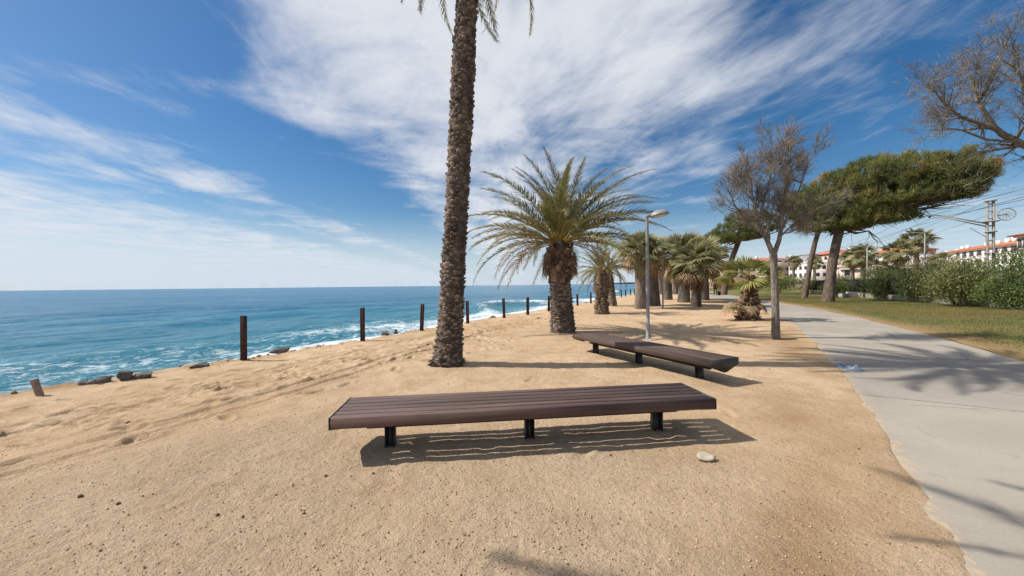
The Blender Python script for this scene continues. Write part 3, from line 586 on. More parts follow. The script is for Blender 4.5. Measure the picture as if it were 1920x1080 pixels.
# ---------------------------------------------------------------- palms
def phoenix_frond(seed, L, droop, n=84, lf=0.40, dry=False):
    rs = np.random.RandomState(seed); u = np.linspace(0, 1, 26); ang = -droop*u**1.6
    dx = np.cos(ang)*L/25; dz = np.sin(ang)*L/25
    P = np.stack([np.concatenate([[0], np.cumsum(dx[:-1])]), 0.04*L*np.sin(u*2.5+seed)*u, np.concatenate([[0], np.cumsum(dz[:-1])])], -1)
    mb = MB(); mb.tube(P, np.interp(u, [0, .12, 1], [0.034, 0.016, 0.003])*(L/3)**0.5, 5, col=np.array([1.1, .95, .8]) if dry else np.array([2.6, 1.9, 1.3]))
    tgt = np.gradient(P, axis=0); tgt /= np.linalg.norm(tgt, axis=1)[:, None]
    for sd_ in (-1, 1):
        q = np.linspace(0.13, 0.995, n)+rs.normal(0, .004, n); q = np.clip(q, 0.1, 1)
        bp = np.stack([np.interp(q, u, P[:, i]) for i in range(3)], -1); bt = np.stack([np.interp(q, u, tgt[:, i]) for i in range(3)], -1)
        a = np.radians(np.interp(q, [0.1, 0.5, 1], [58, 44, 18]))+rs.normal(0, .12, n)
        side = np.array([0, sd_, 0.0])[None]; upv = np.cross(bt, np.array([0, 1., 0])[None])*-1.0
        upv = np.where(upv[:, 2:3] < 0, -upv, upv)
        vl = np.interp(q, [0, .6, 1], [0.55, 0.40, 0.2])+rs.normal(0, .22, n)
        d0 = bt*np.cos(a)[:, None]+np.sin(a)[:, None]*(side*np.cos(vl)[:, None]+upv*np.sin(vl)[:, None])
        ln = lf*np.interp(q, [0.1, 0.2, 0.45, 0.8, 1], [0.45, 0.8, 1, 0.72, 0.35])*rs.uniform(0.75, 1.1, n)
        d1 = d0+np.array([0, 0, -0.42])[None]*rs.uniform(0.4, 1.5, (n, 1)); d1 /= np.linalg.norm(d1, axis=1)[:, None]
        w = 0.027*(L/3)**0.4
        v = np.stack([bp-bt*w*.6, bp+bt*w*.6, bp+d0*ln[:, None]*.5+bt*w*.55, bp+d0*ln[:, None]*.5-bt*w*.55, bp+d0*ln[:, None]*.5+d1*ln[:, None]*.5], 1)
        i = np.arange(n)[:, None]*5
        tn = rs.uniform(0.8, 1.2, (n, 1, 1))*np.ones((1, 5, 3)); tn[:, 4] *= np.array([1.8, 1.35, 1.1])
        mb.add(v.reshape(-1, 3), [i+np.array([[0, 1, 2, 3]]), i+np.array([[3, 2, 4]])], tn.reshape(-1, 3))
    return mb.mesh('frond', M['frond_dry'] if dry else M['frond'])
def fan_frond(seed, pet, rad, droop, dry=False):
    rs = np.random.RandomState(seed); k = 26; mb = MB()
    P = np.array([(0, 0, 0), (pet*.5, 0, -0.02), (pet, 0, -0.12*droop*pet)])
    mb.tube(P, [0.026, .017, .014], 4, col=np.array([1.5, 1.5, 0.9])); h = P[-1]
    th = np.linspace(-R(125), R(125), k)+rs.normal(0, .025, k)
    d0 = np.stack([np.cos(th), np.sin(th), -0.12-0.35*droop*np.abs(np.cos(th))+rs.normal(0, .06, k)], -1)
    nrm = np.stack([-np.sin(th), np.cos(th), 0*th], -1)
    ln = rad*np.interp(np.abs(th), [0, 1.2, 2.2], [1, .95, .62])*rs.uniform(.85, 1.05, k); hw = ln*0.55*math.tan(R(250/k/2))*1.15
    m1 = h+d0*ln[:, None]*.58; dn = np.array([0, 0, -1.0])*(0.12+0.55*droop*rs.uniform(.5, 1.3, (k, 1)))
    tip = m1+(d0*0.42+dn*.5)*ln[:, None]
    fo = np.array([0, 0, 0.03])*rad
    v = np.stack([np.repeat(h[None], k, 0), m1+nrm*hw[:, None]-fo, m1+fo, m1-nrm*hw[:, None]-fo, tip], 1)
    i = np.arange(k)[:, None]*5; tn = rs.uniform(.8, 1.2, (k, 1, 1))*np.ones((1, 5, 3)); tn[:, 4] *= np.array([1.9, 1.5, 1.2])
    mb.add(v.reshape(-1, 3), [i+np.array([[0, 1, 2]]), i+np.array([[0, 2, 3]]), i+np.array([[1, 4, 2]]), i+np.array([[2, 4, 3]])], tn.reshape(-1, 3))
    return mb.mesh('frond', M['frond_dry'] if dry else M['fan'])
PH = {'up': [phoenix_frond(i, 3.0, 0.85) for i in range(3)], 'mid': [phoenix_frond(10+i, 3.0, 1.05) for i in range(3)], 'low': [phoenix_frond(20+i, 2.9, 1.35) for i in range(3)], 'dry': [phoenix_frond(30+i, 2.7, 1.5, 48, .34, True) for i in range(2)]}
FN = {'up': [fan_frond(i, .75, .85, .15) for i in range(3)], 'mid': [fan_frond(10+i, .85, .85, .6) for i in range(3)], 'low': [fan_frond(20+i, .8, .8, 1.0) for i in range(2)], 'dry': [fan_frond(30+i, .7, .8, 1.2, True) for i in range(3)]}

def trunk_mesh(P, rad, k=40, ring=0.0, rows=0.06, seed=0, rough=0.03, colr=None):
    """P (n,3) centre line, rad(n); dense tube with leaf-scar ripples"""
    rs = np.random.RandomState(seed); L = np.concatenate([[0], np.cumsum(np.linalg.norm(np.diff(P, axis=0), axis=1))])
    n = int(L[-1]/0.028)+2; l = np.linspace(0, L[-1], n); C = np.stack([np.interp(l, L, P[:, i]) for i in range(3)], -1)
    for _ in range(3): C[1:-1] = (C[:-2]+C[1:-1]*2+C[2:])/4
    r = np.interp(l, L, rad); th = np.arange(k)*2*math.pi/k
    LL, TH = np.meshgrid(l, th, indexing='ij')
    nn = fbm(np.cos(TH)*2.2+9+seed, LL*1.6+np.sin(TH)*2.2, 4)*2
    saw = ((LL/rows+0.5*np.floor(TH/(2*math.pi)*7 % 2)+0.3*nn) % 1.0)
    rr = r[:, None]*(1+rough*1.6*nn)+ring*(saw**2-0.4)
    v = C[:, None, :]+np.stack([np.cos(TH)*rr, np.sin(TH)*rr, 0*rr], -1)
    i = np.arange(n-1)[:, None]*k; j = np.arange(k)[None, :]; j2 = (j+1) % k
    tone = (0.9+0.7*nn)[..., None]*np.ones(3)
    if colr is not None: tone = tone*np.stack([np.interp(LL/L[-1], [a for a, _ in colr], [c[q] for _, c in colr]) for q in range(3)], -1)
    mb = MB(); mb.add(v.reshape(-1, 3), [np.stack([i+j, i+j2, i+k+j2, i+k+j], -1).reshape(-1, 4), (np.arange(k)+(n-1)*k)[None, :]], tone.reshape(-1, 3))
    return mb, l, C, r
def leaf_bases(l, C, r, z0, z1, around, rowh, w, h, out, seed, col=(1, 1, 1), colf=None):
    """old leaf bases: stubby wedges on a spiral"""
    rs = np.random.RandomState(seed); a, b = z0*l[-1], z1*l[-1]; rows = int((b-a)/rowh); mb = MB()
    lr = np.repeat(a+np.arange(rows)*rowh, around)+rs.normal(0, rowh*.30, rows*around); an = (np.tile(np.arange(around), rows)+0.5*np.repeat(np.arange(rows), around))*2*math.pi/around+rs.normal(0, .07, rows*around)
    keep = rs.rand(len(lr)) > 0.06+.5*np.clip(fbm(np.cos(an)*1.3+seed, lr*.9+np.sin(an)*1.3, 3)*3-.2, 0, 1); lr, an = lr[keep], an[keep]; n = len(lr)
    c = np.stack([np.interp(lr, l, C[:, i]) for i in range(3)], -1); rr = np.interp(lr, l, r)
    e = np.stack([np.cos(an), np.sin(an), 0*an], -1); tng = np.stack([-np.sin(an), np.cos(an), 0*an], -1); up = np.array([0, 0, 1.0])[None]
    ww = w*rs.uniform(.75, 1.2, (n, 1)); hh = h*rs.uniform(.6, 1.55, (n, 1)); oo = out*rs.uniform(.3, 1.7, (n, 1)); b0 = c+e*(rr[:, None]-0.012)
    v = np.stack([b0-tng*ww/2, b0+tng*ww/2, b0-tng*ww*.34+up*hh+e*oo, b0+tng*ww*.34+up*hh+e*oo, b0-tng*ww*.30+up*hh*1.08+e*oo*.2, b0+tng*ww*.30+up*hh*1.08+e*oo*.2, b0+up*hh*.45+e*(oo*.95)], 1)
    i = np.arange(n)[:, None]*7
    tn = np.array(col)*rs.uniform(.55, 1.4, (n, 1))*(1+1.5*fbm(np.cos(an)*1.6+seed+3, lr*1.3+np.sin(an)*1.6, 3))[:, None]
    if colf is not None: tn = tn*colf(lr/l[-1])[:, None]
    tn = np.repeat(tn[:, None], 7, 1); tn[:, 2:6] *= 1.35
    mb.add(v.reshape(-1, 3), [i+np.array([[0, 1, 6]]), i+np.array([[0, 6, 2]]), i+np.array([[1, 3, 6]]), i+np.array([[2, 6, 3]]), i+np.array([[2, 3, 5, 4]]), i+np.array([[0, 2, 4]]), i+np.array([[1, 5, 3]])], tn.reshape(-1, 3))
    return mb
def crown(o, lib, top, n, size, seed, el_hi=84, el_lo=-35, dry_from=0.85, rbase=0.16, jit=8, shape=1.0, mid_from=.3, low_from=.62):
    rs = np.random.RandomState(seed)
    for i in range(n):
        q = (i+.5)/n; el = el_hi+(el_lo-el_hi)*q**shape+rs.normal(0, jit); az = i*2.39996+rs.normal(0, .2)+seed
        kind = 'up' if q < mid_from else 'mid' if q < low_from else 'low' if q < dry_from else 'dry'
        if .3 < q and rs.rand() < .11: kind = 'dry'
        me = lib[kind][rs.randint(len(lib[kind]))]
        f = link('frond', me, o); s_ = size*rs.uniform(.82, 1.1)*(0.85 if q < .15 else 1); f.scale = (s_, s_, s_)
        rb = rbase*math.cos(R(el))
        f.location = (top[0]+math.cos(az)*rb, top[1]+math.sin(az)*rb, top[2]-0.25*q*size*0.6+0.05); f.rotation_euler = (rs.normal(0, .35), -R(el), az)
def palm_base(name, label, u, v, cat='palm tree', group='palms along the promenade'):
    p = G(u, v); g = gxy(p[0], p[1]); return thing(name, label, cat, (p[0], p[1], g-0.03), 0.0, group), p, 700/p[1]

# tall palm in front
o, p, k = palm_base('palm_tree', 'tall slender palm trunk between the benches and the sea, crown above the frame', 838, 685)
pts = [(838, 685), (842, 640), (846, 580), (850, 500), (856, 400), (861, 300), (866, 200), (870, 100), (876, 0), (879, -100), (883, -195)]
C3 = np.array([AT(a, b, p[1])-np.array([p[0], p[1], 0]) for a, b in pts]); C3[0, 2] = -0.05
mb, l, C, r = trunk_mesh(C3, np.array([.325, .255, .235, .225, .215, .215, .218, .21, .185, .18, .17])*1.0, 44, 0.012, 0.07, 1, 0.05)
mb.build('trunk', M['bark_palm'], o, smooth=True)
mb = leaf_bases(l, C, r, 0.0, 0.99, 13, 0.062, 0.115, 0.055, 0.034, 5, (1.25, 1.15, 1.05)); tag(mb.build('leaf_bases', M['bark_palm'], o), kind='stuff')
rs = np.random.RandomState(4); n = 260; an = rs.uniform(0, 6.28, n); rr = rs.uniform(.27, .40, n)   # root boss at the foot
mb = MB(); mb.twigs(np.stack([np.cos(an)*rr*.8, np.sin(an)*rr*.8, rs.uniform(0.02, .16, n)], -1), np.stack([np.cos(an), np.sin(an), rs.uniform(-.9, .1, n)], -1), .12, .035, np.ones((n, 3))*.8); tag(mb.build('root_fringe', M['bark_palm'], o), kind='stuff')
crown(o, PH, C3[-1], 64, 0.88, 3, 80, -40, 0.95, 0.15, 9, 0.9)
for i, (az, el) in enumerate([(172, -24), (196, -18), (150, -30), (-8, -22), (18, -28)]):
    f = link('frond', PH['low'][i % 3], o, (C3[-1][0]+math.cos(R(az))*.12, C3[-1][1]+math.sin(R(az))*.12, C3[-1][2]-.1)); f.scale = (.8,)*3; f.rotation_euler = (.2*math.sin(i), -R(el), R(az))

o = thing('palm_tree', 'palm out of view at left, known by its frond shadows on the near path', 'palm tree', (-3.8, 0.75, -.03), 0, 'palms along the promenade')
C4 = np.array([(0, 0, -.05), (.03, 0, 2.2), (.05, 0, 4.2), (.1, 0, 6.0), (.1, 0, 7.1)])
mb, l, C, r = trunk_mesh(C4, np.array([.32, .23, .215, .21, .18]), 30, 0.012, 0.07, 21, 0.05); mb.build('trunk', M['bark_palm'], o, smooth=True)
crown(o, PH, C4[-1], 34, 1.0, 8, 70, -42, 0.95, 0.15, 9, 0.9)

# the big date palm
o, p, k = palm_base('date_palm', 'large feathery date palm with thick scaly trunk behind the second bench', 1056, 622)
zt = AT(1050, 461, p[1])[2]
C3 = np.array([(0, 0, -.05), (-.02, 0, .4), (-.05, 0, 1.0), (-.08, 0, 1.6), (-.09, 0, 1.9), (-.10, 0, 2.3), (-.10, 0, zt), (-.10, 0, zt+.25)])
mb, l, C, r = trunk_mesh(C3, np.array([.42, .38, .35, .335, .35, .385, .37, .25]), 48, 0.02, 0.085, 2, 0.03); mb.build('trunk', M['bark_palm'], o, smooth=True)
mb = leaf_bases(l, C, r, 0.0, 0.56, 15, 0.075, 0.16, 0.06, 0.045, 6, (1.35, 1.3, 1.2)); tag(mb.build('leaf_bases', M['bark_palm'], o), kind='stuff')
mb = leaf_bases(l, C, r, 0.55, 0.95, 13, 0.10, 0.19, 0.15, 0.075, 7, (1.35, 1.12, .92)); tag(mb.build('upper_leaf_bases', M['bark_palm'], o), kind='stuff')
rs = np.random.RandomState(8); n = 420; an = np.where(rs.rand(n) < .5, rs.normal(3.2, .35, n), rs.normal(-.1, .35, n)); rr = rs.uniform(.38, .55, n)
mb = MB(); mb.twigs(np.stack([-.1+np.cos(an)*rr, np.sin(an)*rr, rs.uniform(2.1, 2.75, n)], -1), np.stack([np.cos(an)*.25, np.sin(an)*.25, -np.ones(n)], -1), rs.uniform(.2, .5, n), .022, np.array([[2.4, 2.0, 1.6]])*rs.uniform(.6, 1.2, (n, 1))); tag(mb.build('dead_fringe', M['bark_palm'], o), kind='stuff')
crown(o, PH, C3[-1], 86, 1.10, 12, 88, -6, 0.93, 0.22, 8, 0.9, .34, .78)

# shorter date palms behind
o, p, k = palm_base('date_palm', 'short date palm with bulging trunk top, right of the large date palm', 1128, 588)
C3 = np.array([(0, 0, -.05), (0, 0, .5), (0, 0, 1.0), (0, 0, 1.25), (0, 0, 1.7), (0, 0, 2.15), (0, 0, 2.4)])
mb, l, C, r = trunk_mesh(C3, np.array([.38, .34, .31, .40, .41, .30, .2]), 36, 0.02, 0.085, 3, 0.03, [(0, (1.1, 1.05, 1)), (1, (1.2, 1.1, 1))]); mb.build('trunk', M['bark_palm'], o, smooth=True)
mb = leaf_bases(l, C, r, 0.0, 0.95, 13, 0.08, 0.16, 0.08, 0.05, 16, (1.4, 1.25, 1.1)); tag(mb.build('leaf_bases', M['bark_palm'], o), kind='stuff')
crown(o, PH, C3[-1], 44, 0.68, 25, 86, -15, 0.9, 0.18, 9, .9, .3, .7)
o, p, k = palm_base('date_palm', 'slim date palm leaning seaward behind the short date palm', 1149, 574)
C3 = np.array([(0, 0, -.05), (-.05, 0, .6), (-.14, 0, 1.4), (-.22, 0, 2.1), (-.26, 0, 2.5), (-.26, 0, 2.7)])
mb, l, C, r = trunk_mesh(C3, np.array([.31, .27, .25, .25, .22, .15]), 32, 0.018, 0.085, 4, 0.03, [(0, (1.4, 1.35, 1.3)), (1, (1.3, 1.2, 1))]); mb.build('trunk', M['bark_palm'], o, smooth=True)
mb = leaf_bases(l, C, r, 0.0, 0.97, 12, 0.085, 0.14, 0.07, 0.035, 17, (1.6, 1.5, 1.4)); tag(mb.build('leaf_bases', M['bark_palm'], o), kind='stuff')
crown(o, PH, C3[-1], 36, 0.70, 37, 80, -30, 0.86, 0.16, 9, .9, .3, .6)

# fan palms
def fan_palm(label, u, v, ztop_, rbase, size, seed, n=46, skirt=0.0, lean=0.0, tone=(1, 1, 1), dry=.74, lo=-40, bulge=1.0):
    o, p, k = palm_base('fan_palm', label, u, v); ztop = ztop_+.12
    C3 = np.array([(0, 0, -.05), (lean*.2, 0, ztop*.25), (lean*.5, 0, ztop*.5), (lean*.8, 0, ztop*.75), (lean, 0, ztop), (lean, 0, ztop+.2)])
    mb, l, C, r = trunk_mesh(C3, np.array([1.12, 1.02, 1.0, .96*bulge, .85*bulge, .5])*rbase, 32, 0.010, 0.05, seed, 0.025, [(0, (.9*tone[0], .88*tone[1], .86*tone[2])), (.5, tone), (1, (1.0, .85, .7))])
    mb.build('trunk', M['bark_grey'], o, smooth=True)
    if skirt:
        mb = leaf_bases(l, C, r, 1-skirt, 0.98, 11, 0.10, 0.17, 0.17, 0.11, seed+3, (1.2, .85, .62)); tag(mb.build('leaf_bases', M['bark_palm'], o), kind='stuff')
    crown(o, FN, C3[-1], n, size*.86, seed, 90, lo, dry, 0.16, 10, 1.0, .50, .66)
fan_palm('fan palm with smooth grey trunk right behind the near lamp post, on its left', 1201, 579, 3.25, .33, 1.18, 41, 50, 0.22, tone=(1.35, 1.3, 1.25))
fan_palm('dark trunked fan palm just right of the near lamp post', 1227, 573, 3.45, .40, 1.2, 42, 46, 0.34, -0.25, bulge=1.1)
fan_palm('fan palm with ragged dark skirt directly behind the slim lamp post', 1252, 562, 4.1, .42, 1.45, 43, 46, 0.34, -0.1)
fan_palm('stout fan palm with wide grey trunk left of the front fan palm', 1282, 567, 3.5, .45, 1.75, 44, 52, 0.30, 0.1, (1.1, 1.1, 1.1))
fan_palm('fan palm with reddish stubby trunk, front of the right hand cluster', 1305, 575, 2.55, .31, 1.42, 45, 46, 0.62, 0.1, (.85, .75, .7), dry=.9, lo=-25)
fan_palm('fan palm with dark trunk at the right end of the cluster', 1322, 563, 3.6, .34, 1.75, 46, 48, 0.3, -.1, (.8, .75, .75))
fan_palm('distant pale trunked fan palm seen between the dark skirted and stout ones', 1267, 551, 4.6, .45, 1.9, 47, 36, 0.25, tone=(1.7, 1.6, 1.5))
fan_palm('distant fan palm behind the two palms flanking the near lamp post', 1240, 552, 4.4, .42, 1.8, 48, 36, 0.4)

# dwarf fan palm by the path
o, p, k = palm_base('dwarf_fan_palm', 'small ragged fan palm with stubby trunk at the path edge', 1402, 600)
C3 = np.array([(0, 0, -.05), (0, 0, .35), (0.02, 0, .75), (.06, 0, .85), (.09, 0, 1.3), (.12, 0, 1.75), (.12, 0, 1.85)])
mb, l, C, r = trunk_mesh(C3, np.array([.34, .36, .31, .17, .16, .15, .1]), 32, 0.012, .07, 9, .04); mb.build('trunk', M['bark_palm'], o, smooth=True)
mb = leaf_bases(l, C, r, 0.0, 0.98, 9, .075, .13, .15, .12, 33, (1.5, 1.15, .85)); tag(mb.build('leaf_bases', M['bark_palm'], o), kind='stuff')
spec = [(-160, 20, 'up', 1.0), (175, 42, 'up', .95), (100, 66, 'up', .9), (20, 45, 'up', .95), (-15, 14, 'up', .95), (-60, 30, 'mid', .95), (-100, 58, 'up', .8), (150, 8, 'mid', .95), (-5, -15, 'dry', .85), (-75, -10, 'mid', .9), (-120, -5, 'mid', .9), (30, -30, 'dry', .85), (60, 5, 'mid', .9)]
for i, (az, el, kd, s_) in enumerate(spec):
    f = link('frond', FN[kd][i % len(FN[kd])], o, (.12, 0, 1.82)); f.scale = (s_*.88,)*3
    if kd != 'dry': f.material_slots[0].link = 'OBJECT'; f.material_slots[0].material = M['fan_bright']; f.rotation_euler = (.5*math.sin(i*2.1), -R(el), R(az))
for i, (az, el, z, s_) in enumerate([(-165, 10, .5, .75), (-150, 35, .3, .6), (-170, -5, .75, .7), (160, -10, .9, .6), (-40, -30, .9, .5), (-110, -20, .8, .5)]):
    f = link('frond', FN['dry' if i != 1 else 'mid'][i % 2], o, (math.cos(R(az))*.25, math.sin(R(az))*.25, z)); f.scale = (s_,)*3; f.rotation_euler = (0, -R(el), R(az))

# ---------------------------------------------------------------- tamarisks and pines
class Tree:
    def __init__(s, seed): s.rs = np.random.RandomState(seed); s.limb = MB(); s.tw = []
    def branch(s, p, d, L, r, lev, cfg):
        rs = s.rs; n = max(3, int(L/cfg['seg'])); P = [np.array(p, float)]; d = np.array(d, float); d /= np.linalg.norm(d)
        for i in range(n):
            d = d+rs.normal(0, cfg['wob'], 3)+np.array(cfg['trop'])*(L/n)*(0.6+.4*lev); d /= np.linalg.norm(d); P.append(P[-1]+d*L/n)
        P = np.array(P); rad = np.linspace(r, r*cfg['taper'], n+1); s.limb.tube(P, rad, 7 if lev < 2 else 4, cap=False)
        if lev >= cfg['max']:
            for q in range(cfg['tw']):
                t = rs.uniform(.1, 1); i = min(int(t*n), n-1); b = P[i]+(P[i+1]-P[i])*(t*n-i); s.tw.append((b, d*0.9+rs.normal(0, .55, 3)+np.array([0, 0, cfg['tup']])))
            return
        m_ = cfg['kids'][lev]
        for q in range(m_):
            t = rs.uniform(cfg['from'][lev], 1.0) if q else 1.0; i = min(int(t*n), n-1); b = P[i]+(P[i+1]-P[i])*(t*n-i)
            ax = rs.normal(0, 1, 3); td = P[i+1]-P[i]; td /= np.linalg.norm(td); ax -= td*ax.dot(td); ax /= np.linalg.norm(ax)
            a = R(rs.uniform(*cfg['ang'])) if q else R(rs.uniform(5, 18))
            s.branch(b, td*math.cos(a)+ax*math.sin(a), L*rs.uniform(*cfg['len']), max(0.004, (r+(r*cfg['taper']-r)*t)*rs.uniform(.5, .72)), lev+1, cfg)
    def twigs(s, per, ln, w, tones, gap=0.0):
        rs = s.rs; mb = MB(); B = np.array([b for b, _ in s.tw]); D = np.array([q for _, q in s.tw]); D /= np.linalg.norm(D, axis=1)[:, None]
        n = len(B); ll = rs.uniform(.5, 1.2, n)*ln
        tones = np.array(tones); cc = tones[rs.randint(len(tones), size=n)]*rs.uniform(.75, 1.2, (n, 1)); mb.twigs(B, D, ll, w, cc)
        for k in range(per):
            b2 = B+D*(ll*rs.uniform(.15, .9, n))[:, None]; d2 = D+rs.normal(0, .6, (n, 3)); mb.twigs(b2, d2, ll*rs.uniform(.3, .75, n), w*.8, cc)
        return mb
# tamarisk beside the path
p = G(1456, 634); o = thing('tamarisk_tree', 'bare twiggy tree with forked grey trunk between the sand and the path', 'tree', (p[0], p[1], gxy(p[0], p[1])-.05))
def Lc(u, v): return AT(u, v, p[1])-np.array([p[0], p[1], 0])
tr = Tree(3)
tk = np.array([Lc(1455, 640), Lc(1454, 590), Lc(1453, 540), Lc(1451, 500), Lc(1450, 472)])
mb, l, C, r = trunk_mesh(tk, np.array([.115, .098, .092, .092, .10]), 24, .004, .05, 6, .07); mb.build('trunk', M['bark_tree'], o, smooth=True)
cfg = dict(seg=.16, wob=.10, trop=(0, 0, .20), taper=.45, max=3, tw=7, tup=.5, kids=[6, 5, 4], ang=(22, 58), len=(.36, .62)); cfg['from'] = [.22, .2, .15]
def limb_path(T_, pts, r0_, r1_, subs, cfg, lev=1, Lsub=1.0):
    P = np.array(pts); T_.limb.tube(P, np.linspace(r0_, r1_, len(P)), 8, cap=False); rs = T_.rs
    for q in range(subs):
        t = rs.uniform(.12, 1)*(len(P)-1) if q else len(P)-1.001; i = int(t); b = P[i]+(P[i+1]-P[i])*(t-i); td = P[i+1]-P[i]; td /= np.linalg.norm(td)
        ax = rs.normal(0, 1, 3); ax -= td*ax.dot(td); ax /= np.linalg.norm(ax); a = R(rs.uniform(20, 65))
        T_.branch(b, td*math.cos(a)+ax*math.sin(a), Lsub*rs.uniform(.6, 1.2), max(.008, (r0_+(r1_-r0_)*t/len(P))*.55), lev, cfg)
limb_path(tr, [Lc(1450, 474), Lc(1440, 450), Lc(1428, 425), Lc(1418, 395), Lc(1410, 360), Lc(1408, 330)], .072, .02, 12, cfg, 1, .8)
limb_path(tr, [Lc(1451, 472), Lc(1461, 445), Lc(1466, 410), Lc(1471, 375), Lc(1476, 330), Lc(1480, 292), Lc(1482, 265)], .068, .013, 13, cfg, 1, .62)
limb_path(tr, [Lc(1463, 430), Lc(1480, 395), Lc(1494, 362), Lc(1506, 330), Lc(1512, 305)], .034, .01, 7, cfg, 1, .62)
limb_path(tr, [Lc(1434, 437), Lc(1405, 415), Lc(1380, 385), Lc(1365, 350)], .034, .01, 9, cfg, 1, .62)
limb_path(tr, [Lc(1424, 412), Lc(1432, 375), Lc(1444, 330), Lc(1450, 290)], .034, .01, 8, cfg, 1, .75)
limb_path(tr, [Lc(1462, 440), Lc(1482, 420), Lc(1496, 400)+np.array([0, -.3, 0])], .028, .01, 6, cfg, 1, .6)
tr.limb.build('limbs', M['bark_tree'], o)
tag(tr.twigs(3, .27, .0075, [(1, 1, 1), (1.35, 1.2, 1.05), (1.2, 1.0, .8), (.7, .7, .72)]).build('twigs', M['twig'], o), kind='stuff')

# tamarisk at the right edge, trunk just outside the frame
p = np.array([14.2, 9.3, 0.]); o = thing('tamarisk_tree', 'bare tree reaching in from the right edge with pale limbs', 'tree', (p[0], p[1], 0))
tr = Tree(8)
mb, l, C, r = trunk_mesh(np.array([(0, 0, -.05), (.05, 0, 1.2), (-.05, .05, 2.4), (-.15, .05, 3.6)]), np.array([.26, .21, .19, .18]), 28, .006, .06, 12, .07); mb.build('trunk', M['bark_tree'], o, smooth=True)
cfg2 = dict(seg=.22, wob=.09, trop=(-.05, 0, .05), taper=.45, max=3, tw=4, tup=.1, kids=[6, 5, 4], ang=(22, 60), len=(.38, .64)); cfg2['from'] = [.2, .15, .1]
limb_path(tr, [(-.15, .05, 3.5), Lc(1955, 285), Lc(1915, 270), Lc(1880, 252), Lc(1866, 240)], .10, .055, 5, cfg2, 1, .7)
limb_path(tr, [Lc(1866, 240), Lc(1842, 205), Lc(1836, 190), Lc(1852, 165), Lc(1864, 120), Lc(1885, 85)], .055, .015, 10, cfg2, 1, .7)
limb_path(tr, [Lc(1868, 243), Lc(1830, 230), Lc(1800, 218), Lc(1770, 195), Lc(1752, 170)], .05, .012, 11, cfg2, 1, .62)
limb_path(tr, [Lc(1832, 190), Lc(1825, 160), Lc(1814, 130)], .03, .01, 6, cfg2, 1, .55)
limb_path(tr, [Lc(1905, 266), Lc(1850, 262), Lc(1800, 243), Lc(1768, 240)], .035, .01, 7, cfg2, 1, .55)
limb_path(tr, [Lc(1940, 275), Lc(1930, 210), Lc(1915, 150), Lc(1905, 100)], .06, .014, 12, cfg2, 1, .8)
tr.limb.build('limbs', M['bark_tree'], o)
tag(tr.twigs(2, .28, .0075, [(1, 1, 1), (1.4, 1.25, 1.0), (1.5, 1.25, .7), (.9, .85, .8)]).build('twigs', M['twig'], o), kind='stuff')

# stone pines
def needle_crown(lobes, nclump, seed, ln=.36, dead=(0, 0, 0, 0)):
    """lobes: (centre, radii); needle puffs in the outer shell of a union of flat lobes"""
    rs = np.random.RandomState(seed); V = np.array([a[1][0]*a[1][1]+a[1][0]*a[1][2]+a[1][1]*a[1][2] for a in lobes]); pick = rs.choice(len(lobes), nclump, p=V/V.sum())
    c = np.array([a[0] for a in lobes])[pick]; rd = np.array([a[1] for a in lobes])[pick]
    d = rs.normal(size=(nclump, 3)); d /= np.linalg.norm(d, axis=1)[:, None]; d[:, 2] = np.where(d[:, 2] < -.25, d[:, 2]*.35, d[:, 2])
    rr = 1-np.abs(rs.normal(0, .13, nclump)); lumpy = 1+.34*fbm(d[:, 0]*2.3+c[:, 0]+5, d[:, 1]*2.3+d[:, 2]*2.3+c[:, 1], 3)
    p = c+d*rd*(rr*lumpy)[:, None]
    per = 56; pp = np.repeat(p, per, 0)+rs.normal(0, .09, (nclump*per, 3)); up = d*.55+np.array([0, 0, .75])
    dd = np.repeat(up, per, 0)+rs.normal(0, .7, (nclump*per, 3))
    g = np.clip(.5+1.5*fbm(p[:, 0]*.45+seed, p[:, 1]*.45+p[:, 2]*.5, 3)+rs.normal(0, .18, nclump), 0, 1)
    brown = np.clip(fbm(p[:, 0]*.6+31, p[:, 2]*.8+p[:, 1]*.4, 3)*4.5-.25, 0, 1)
    col = (1-g)[:, None]*np.array([.62, .72, .62])+g[:, None]*np.array([1.3, 1.35, 1.0]); col = col*(1-brown)[:, None]+brown[:, None]*np.array([2.1, 1.25, 1.0])
    mb = MB(); mb.twigs(pp, dd, rs.uniform(.5, 1.15, nclump*per)*ln, .03, np.repeat(col, per, 0)*rs.uniform(.75, 1.2, (nclump*per, 1)))
    return mb, p
